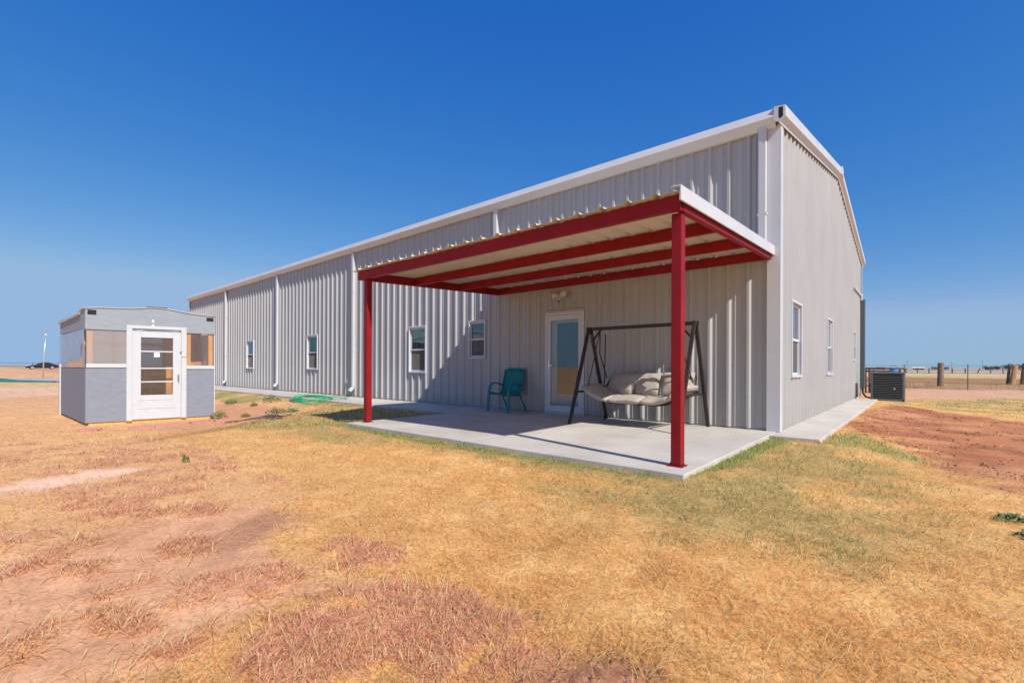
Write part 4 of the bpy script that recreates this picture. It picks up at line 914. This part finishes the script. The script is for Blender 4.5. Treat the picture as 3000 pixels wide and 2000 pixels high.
body = [(-2.42,.28),(-2.45,.52),(-2.25,.70),(-1.1,.88),(-.35,1.30),(.25,1.43),(1.0,1.38),(1.75,1.02),(2.3,.98),(2.42,.75),(2.40,.35),(1.9,.24),(-1.9,.24)]
def car_loft(pts, hw_fn, name, m):
    mb = MB(); n_ = len(pts); cols = []
    for s_ in (-1,-.86,.86,1):
        for y, z in pts:
            q = 1 if abs(s_) == 1 else 1; hw = hw_fn(y, z)
            yy, zz = car(y*(.985 if abs(s_) == 1 else 1), z-(.03 if abs(s_) == 1 and z > .5 else 0)); cols.append((-133+s_*hw, yy, zz))
    fs = [tuple(range(n_)), tuple(range(4*n_-1,3*n_-1,-1))]
    for s_ in range(3):
        for i in range(n_): fs.append((s_*n_+i,(s_+1)*n_+i,(s_+1)*n_+(i+1)%n_,s_*n_+(i+1)%n_))
    mb.add(cols, fs); return mb.build(name, M[m], cr, smooth=False)
car_loft(body, lambda y, z: .92 if z < .95 else .92-.45*(z-.95), 'body', 'carpaint')
MB().prism([car(-.95,.93),car(-.35,1.24),car(.0,1.35),car(.03,.93)], 'x', -132.28,-132.12).build('side_window', M['carglass'], cr)
MB().prism([car(.1,.93),car(.1,1.35),car(.9,1.32),car(1.45,1.05),car(1.3,.93)], 'x', -132.28,-132.12).build('side_window', M['carglass'], cr)
for y in (-1.45,1.42):
    for x in (-132.12,-133.88):
        w = MB(); yy, zz = car(y,.33); w.cyl((x-.11,yy,zz),(x+.11,yy,zz),.33,n=18); wh = w.build('wheel', M['black'], cr)
        MB().cyl((x+.05,yy,zz),(x+.125,yy,zz),.235,n=14).build('rim', M['rim'], wh)
MB().prism([car(-2.43,.58),car(-2.2,.72),car(-1.75,.77),car(-1.9,.62)], 'x', -132.25,-132.08).build('headlight', M['lamp'], cr)
MB().prism([car(2.43,.7),car(2.35,.95),car(1.95,.95),car(2.0,.75)], 'x', -132.25,-132.075).build('taillight', M['tail'], cr)
MB().box(-132.12,-131.92,.05,.2,cz+.95,cz+1.07).build('mirror', M['carpaint'], cr)

# ------------------------------------------------------------------ horizon buildings, poles, trees
def farm(px, D, w, dep, h, rh, wm, rm, name, label, cat='building'):
    p = far_at(px, D); t = thing(name, label, cat, (p.x,p.y,-.12)); mb = MB(); mb.box(p.x-w/2,p.x+w/2,p.y,p.y+dep,-.3,h); wl = mb.build('wall', M[wm], t)
    mb = MB(); mb.prism([(p.y-.4,h),(p.y+dep+.4,h),(p.y+dep/2,h+rh)], 'x', p.x-w/2-.4, p.x+w/2+.4); mb.build('roof', M[rm], t)
    for k in range(3): MB().box(p.x-w/2+w*(.2+.27*k),p.x-w/2+w*(.28+.27*k),p.y-.06,p.y+.02,h*.35,h*.8).build('window', M['carglass'], t)
farm(2579,560,8,7,1.9,1.0,'barnbrown','barnroof','farm_shed','low dark roofed farm shed on the horizon above the pipe guard')
farm(2691,600,11,8,1.7,1.5,'barnbrown','barnwhite','farm_house','pale roofed farm house with brown walls on the horizon')
farm(2754,640,18,10,2.7,1.1,'barnpink','barnroof','long_barn','long faded red barn on the horizon left of the thick wooden post')
for i, (px, D, h, lb) in enumerate(((2658,420,8,'thin utility pole on the horizon between the steel post and the pale roofed house'),(2788,480,8,'thin utility pole on the horizon between the thick post and the second T-post'),(2878,440,9.5,'tallest thin utility pole on the horizon right of the second T-post'))):
    p = far_at(px, D); t = thing('utility_pole', lb, 'utility pole', (p.x,p.y,-.12), 'utility poles on the horizon'); MB().cyl((p.x,p.y,-.3),(p.x,p.y,h),.14,.1,n=6).build('pole', M['wood'], t); MB().box(p.x-1,p.x+1,p.y-.05,p.y+.05,h-.8,h-.68).build('cross_arm', M['wood'], t)
def tree(px, D, h, w, label, seed, group='dark trees on the right horizon'):
    r_ = random.Random(seed); p = far_at(px, D); t = thing('juniper_tree', label, 'tree', (p.x,p.y,-.12), group)
    mb = MB(); mb.tube([(p.x,p.y,-.3),(p.x+.1,p.y,h*.35),(p.x-.1,p.y,h*.7)], .25, 6, r1=.08)
    for q in range(4): mb.tube([(p.x,p.y,h*.25),(p.x+r_.uniform(-.4,.4)*w,p.y+r_.uniform(-.3,.3)*w,h*.7)], .1, 5, r1=.03)
    mb.build('trunk', M['bark'], t)
    mb = MB(); lobes = [(r_.uniform(-.36,.36)*w, r_.uniform(-.3,.3)*w, h*r_.uniform(.35,.75), r_.uniform(.18,.30)*w) for _ in range(8)]
    for k in range(900):
        lx, ly, lz, lr = r_.choice(lobes); v = Vector((r_.gauss(0,1),r_.gauss(0,1),r_.gauss(0,.8))).normalized()*lr*r_.uniform(.5,1.05)
        c = Vector((p.x+lx,p.y+ly,max(.2,lz+v.z)))+Vector((v.x,v.y,0)); s_ = r_.uniform(.15,.4); a_ = Vector((r_.gauss(0,1),r_.gauss(0,1),r_.gauss(0,1))).normalized()*s_; b2 = a_.orthogonal().normalized()*s_*.7
        mb.add([c-a_,c+b2,c+a_,c-b2], [(0,1,2,3)])
    mb.build('crown', M['bush'], t, flip=False)
tree(2897,430,3.6,7,'rounded dark tree left of the gap on the right horizon',1); tree(2909,435,3.4,6,'dark bushy tree touching the rounded tree on the right horizon',2); tree(2922,430,3.9,4.5,'narrow upright dark tree at the right end of the first clump',3)
tree(2948,400,5.0,8,'broad dark tree just left of the tan leaning fence post',4); tree(2968,405,5.2,9,'tall dark tree behind the tan leaning fence post',5); tree(2990,400,5.0,9,'dark tree between the tan post and the paired dark posts',6)
# off to the left of the frame: the neighbour's pale green roof that the windows mirror
nb2 = thing('neighbour_house', 'house with a pale green hipped metal roof mirrored in the wall windows', 'building', (-60,-26,-.1))
MB().box(-72,-44,-34,-22,-.3,3.0).build('wall', M['barnwhite'], nb2)
mb = MB(); mb.add([(-73,-35,3.0),(-43,-35,3.0),(-43,-21,3.0),(-73,-21,3.0),(-66,-28,7.2),(-50,-28,7.2)], [(0,1,5,4),(1,2,5),(2,3,4,5),(3,0,4),(3,2,1,0)]); mb.build('roof', M['tealroof'], nb2)

# ------------------------------------------------------------------ grass blades (uncountable: one object per kind)
def sample(n, rmin, rmax, a0=-1.05, a1=.95):
    f = math.atan2(math.cos(YAW), math.sin(YAW)); t = f-rng.uniform(a0, a1, n); r = np.exp(rng.uniform(math.log(rmin), math.log(rmax), n))
    return CAM.x+r*np.cos(t), CAM.y+r*np.sin(t), r
def free(x, y):
    ok = boxdist(x,y,-5.93,.04,-3.985,-.5) > 0
    ok &= boxdist(x,y,-5.93,.0,-1,14) > 0
    ok &= boxdist(x,y,-31,-5.9,-1.48,14) > 0
    ok &= boxdist(x,y,-.1,.645,-.5,11.06) > 0
    ok &= boxdist(x,y,.38,1.3,11.3,12.2) > 0
    px = x-SA.x; py = y-SA.y; det = EU.x*EV.y-EU.y*EV.x; u = (px*EV.y-py*EV.x)/det; v = (EU.x*py-EU.y*px)/det
    ok &= ~((u > -.02) & (u < SWD+.02) & (v > -.02) & (v < SLN+.02)); return ok
def blades(name, x, y, length, width, lean, cols, material, az=None):
    n = len(x); az = rng.uniform(0, 2*math.pi, n) if az is None else az
    z = H(x, y)+.004; d = np.stack([np.cos(az), np.sin(az)], -1); s_ = rng.uniform(0, 2*math.pi, n)
    side_ = np.stack([-np.sin(az), np.cos(az)], -1)
    L1 = length*.5; l1 = lean*.75; l2 = np.minimum(lean*1.25, 1.62)
    P0 = np.stack([x, y, z], -1)
    P1 = P0+np.concatenate([d*(L1*np.sin(l1))[:, None], (L1*np.cos(l1))[:, None]], 1)
    P2 = P1+np.concatenate([d*(L1*np.sin(l2))[:, None], (L1*np.cos(l2))[:, None]], 1)
    S = np.concatenate([side_, np.zeros((n,1))], 1)*(width/2)[:, None]
    V = np.stack([P0-S, P0+S, P1+S*.85, P1-S*.85, P2], 1)
    V[:, 2, 2] += width*.25
    base = np.arange(n)[:, None]*5
    q = base+np.array([[0,1,2,3]]); t = base+np.array([[3,2,4]])
    C = np.repeat(cols[:, None, :], 5, 1); C[:, :2] *= .9  # roots darkened: shade at the blade base put into the colour
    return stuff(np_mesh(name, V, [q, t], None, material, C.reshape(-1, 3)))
M['blade'] = attr_mat('grass_blade', .7, .42)
def palette(n, cols, jit=.14):
    c = np.array(cols)[rng.integers(0, len(cols), n)]; return np.clip(c*(1+rng.normal(0, jit, (n,1)))*(1+rng.normal(0,.03,(n,3))), .01, .9)
N = 430000
x, y, r = sample(N, .95, 15); x2, y2, r2 = sample(70000, 12, 34, -.95, .9); x, y, r = np.concatenate([x,x2]), np.concatenate([y,y2]), np.concatenate([r,r2]); ok = free(x, y); x, y, r = x[ok], y[ok], r[ok]
w = zones(x, y); u = rng.random(len(x))
green = np.clip(w['front']*.8+w['right']*.9+w['sidew']*.6+w['olive']*(.08+.30*ss(.35,.6,fbm(x,y,2.,3)))+w['lawnl']*.35+w['gband']*.35+w['wgreen']*.55, 0, .95)
red = w['red']
dirt = np.clip(np.maximum.reduce([w['bare'], w['pale'], w['tilled'], w['lanes'], w['odirt'], w['trench'], w['brown']])*(1-red), 0, 1)
patch = .45+.55*ss(.3,.55,fbm(x,y,4.5,3))
left = ss(-9,-12,x)
keep = rng.random(len(x)) < np.where(red > .3, 1., (1-.945*dirt)*patch*(1-.5*w['straggle'])*(1-.5*left))
keep &= ~((w['tilled'] > .5) & (rng.random(len(x)) < .6))
x, y, r, green, red, dirt, ol = [q[keep] for q in (x, y, r, green, red, dirt, w['olive'])]
k = rng.random(len(x)); is_g = k < green; is_r = (~is_g) & (rng.random(len(x)) < red*(.48+.42*ss(.35,.6,fbm(x+9,y,6.,3)))); is_s = ~(is_g | is_r)
sc_ = (np.clip(r, 1.2, 34)/2.)**.6
xs, ys, rs = x[is_s], y[is_s], sc_[is_s]; n = len(xs)
c = palette(n, [(.84,.48,.175),(.78,.41,.135),(.88,.58,.26),(.64,.33,.11),(.84,.52,.215)])
oc = rng.random(n) < ol[is_s]*.7; c[oc] = palette(int(oc.sum()), [(.48,.39,.16),(.36,.34,.13),(.58,.43,.19)])
tone = .72+.56*fbm(xs, ys, 3.4, 4)[:, None]; c = c*tone
ln = rng.uniform(.016,.05,n)*rs**.5; wd = rng.uniform(.0011,.0023,n)*rs; le = np.where(rng.random(n) < .84, rng.uniform(1.38,1.56,n), rng.uniform(.5,1.3,n))
lg = rng.random(n) < np.where(dirt[is_s] > .4, .22, .035); ln[lg] = rng.uniform(.08,.18,lg.sum()); le[lg] = 1.53; wd[lg] = rng.uniform(.0016,.0026,lg.sum())*rs[lg]; c[lg] = palette(int(lg.sum()), [(.86,.60,.28),(.84,.54,.22)])
blades('straw_grass', xs, ys, ln, wd, le, np.clip(c,0,.9), M['blade'])
xs, ys, rs = x[is_r], y[is_r], sc_[is_r]; n = len(xs)
c = palette(n, [(.82,.41,.23),(.90,.54,.31),(.60,.28,.17),(.90,.64,.36),(.86,.46,.26),(.74,.36,.25)])
blades('rust_grass', xs, ys, rng.uniform(.03,.085,n)*rs**.3, rng.uniform(.0018,.0038,n)*rs**.8, rng.uniform(.75,1.54,n), c, M['blade'])
xs, ys, rs = x[is_g], y[is_g], sc_[is_g]; n = len(xs)
c = palette(n, [(.13,.22,.04),(.19,.26,.06),(.10,.17,.035),(.27,.29,.09)]); og = ol[is_g] > .25; c[og] = palette(int(og.sum()), [(.38,.38,.15),(.31,.34,.12),(.46,.42,.17),(.26,.30,.10)])
blades('green_grass', xs, ys, rng.uniform(.025,.055,n)*rs**.3, rng.uniform(.0016,.003,n)*rs, rng.uniform(.3,1.25,n), c, M['blade'])
# tall pale grass about the fence
n = 9000; xs = rng.uniform(-3,9,n); ys = 26.5+rng.uniform(0,1,n)**2*14; m_ = rng.random(n) < np.where(xs < 2.4, .55, .16)*ss(.40,.62,fbm(xs,ys,.8,3)); xs, ys = xs[m_], ys[m_]; n = len(xs)
blades('fence_grass', xs, ys, rng.uniform(.08,.42,n)*(.5+fbm(xs,ys,1.5,2)), rng.uniform(.008,.02,n), rng.uniform(.1,.8,n), palette(n, [(.46,.34,.24),(.52,.36,.2),(.36,.22,.13)]), M['blade'])

# pebbles, clods
def lumps(name, xs, ys, size, m):
    ico = bmesh.new(); bmesh.ops.create_icosphere(ico, subdivisions=1, radius=1); V0 = np.array([v.co for v in ico.verts]); F0 = np.array([[v.index for v in f.verts] for f in ico.faces]); ico.free()
    n = len(xs); V = V0[None]*(1+rng.uniform(-.3,.3,(n,len(V0),1)))*size[:, None, None]*np.array([1,1,.6]); a_ = rng.uniform(0,6.28,n); ca, sa = np.cos(a_)[:, None], np.sin(a_)[:, None]
    X = V[..., 0]*ca*1.3-V[..., 1]*sa; Y = V[..., 0]*sa*1.3+V[..., 1]*ca
    V = np.stack([X+xs[:, None], Y+ys[:, None], V[..., 2]+(H(xs, ys)+size*.2)[:, None]], -1)
    F = F0[None]+(np.arange(n)*len(V0))[:, None, None]; return stuff(np_mesh(name, V, F.reshape(-1,3), 3, M[m]))
M['pebble'] = mat('small_pebble', (.52,.40,.32), .9, var=.3, vscale=30)
M['clod'] = mat('red_clod', (.38,.165,.085), .95, var=.25, vscale=6)
n = 9000; xs = rng.uniform(.7,5,n); ys = rng.uniform(-2.6,9.5,n); m_ = (pmask(xs,ys,Z['tilled'],.1,.2,3.) > .5) & (fbm(xs,ys,1.7,3) > .42); xs, ys = xs[m_], ys[m_]
lumps('dirt_clods', xs, ys, np.exp(rng.normal(-4.9,.5,len(xs))), 'clod')
n = 5000; xs = rng.uniform(.5,1.15,n); ys = rng.uniform(-7.2,-6.65,n); m_ = pmask(xs,ys,Z['brown'],.09,.08,5.) > rng.random(n)*.9; lumps('soil_crumbs', xs[m_], ys[m_], np.exp(rng.normal(-5.2,.5,m_.sum())), 'clod')
n = 1500; xs = rng.uniform(-3,.4,n); ys = rng.uniform(-8.2,-6.5,n); m_ = pmask(xs,ys,Z['bare'],.1) > .5; lumps('pebbles', xs[m_], ys[m_], np.exp(rng.normal(-6.5,.55,m_.sum())), 'pebble')

# weeds
def weed(x, y, h, w_, label, seed, m='leaf'):
    r_ = random.Random(seed); mb = MB(); z = Hs(x,y)
    for k in range(int(90+260*w_)):
        a_ = r_.uniform(0,6.28); q = r_.random()**.7; top = (1-q*q)**.5; rr2 = w_*q
        c_ = Vector((x+rr2*math.cos(a_)*r_.uniform(.8,1.2), y+rr2*.8*math.sin(a_), z+h*top*r_.uniform(.35,1)*r_.uniform(.5,1.1)))
        u_ = Vector((r_.gauss(0,1),r_.gauss(0,1),r_.gauss(.4,.7))).normalized(); sz = r_.uniform(.012,.03)*(.7+w_*1.6); v_ = u_.orthogonal().normalized()*sz*.4; u_ = u_*sz
        mb.add([c_-u_, c_+v_, c_+u_, c_-v_], [(0,1,2,3)])
    for k in range(7):
        a_ = r_.uniform(0,6.28); mb.tube([(x,y,z-.01),(x+.6*w_*math.cos(a_),y+.5*w_*math.sin(a_),z+h*.7)], .004, 4)
    tag(mb.build('weed_plant', M[m], None, flip=False), label, 'weed', 'green weeds')
weed(-13.5,-2.2,.26,.36,'largest dark green weed clump on the dirt near the sidewalk',1); weed(-15.1,-2.8,.16,.28,'flat green weed beside the right corner of the shed near the sidewalk grass',2); weed(-13.5,-2.7,.12,.15,'small dry weed tuft below the largest weed clump',33)
weed(-11.2,-3.0,.2,.34,'dull green weed on the dirt just beyond the grey hose',4); weed(-10.3,-3.0,.12,.3,'low green weed between the grey hose and the green hose',5); weed(-11.6,-3.6,.12,.16,'little weed on bare dirt between the shed and the grey hose',6); weed(-11.7,-4.2,.22,.26,'dry green weed at the right foot of the shed',7)
weed(2.2,-3.35,.06,.12,'leafy green weed at the right edge of the dry lawn, the farther of the pair',8); weed(2.3,-3.75,.07,.14,'leafy green weed at the right edge of the dry lawn, the nearer of the pair',9); weed(-4.6,-6.72,.10,.05,'single upright green sprig in the dry grass left of the lawn',10,'sprig'); weed(4.3,10.2,.35,.6,'bushy green weed by the pale gravel on the far right',11)
lf_ = MB(); lf_.add([(.20,-2.98,-.085),(.23,-2.93,-.07),(.27,-2.95,-.08),(.25,-3.0,-.088)], [(0,1,2,3)]); tag(lf_.build('fallen_leaf', M['brightleaf'], None, flip=False), 'bright lime green leaf lying on the lawn right of the patio corner', 'leaf')
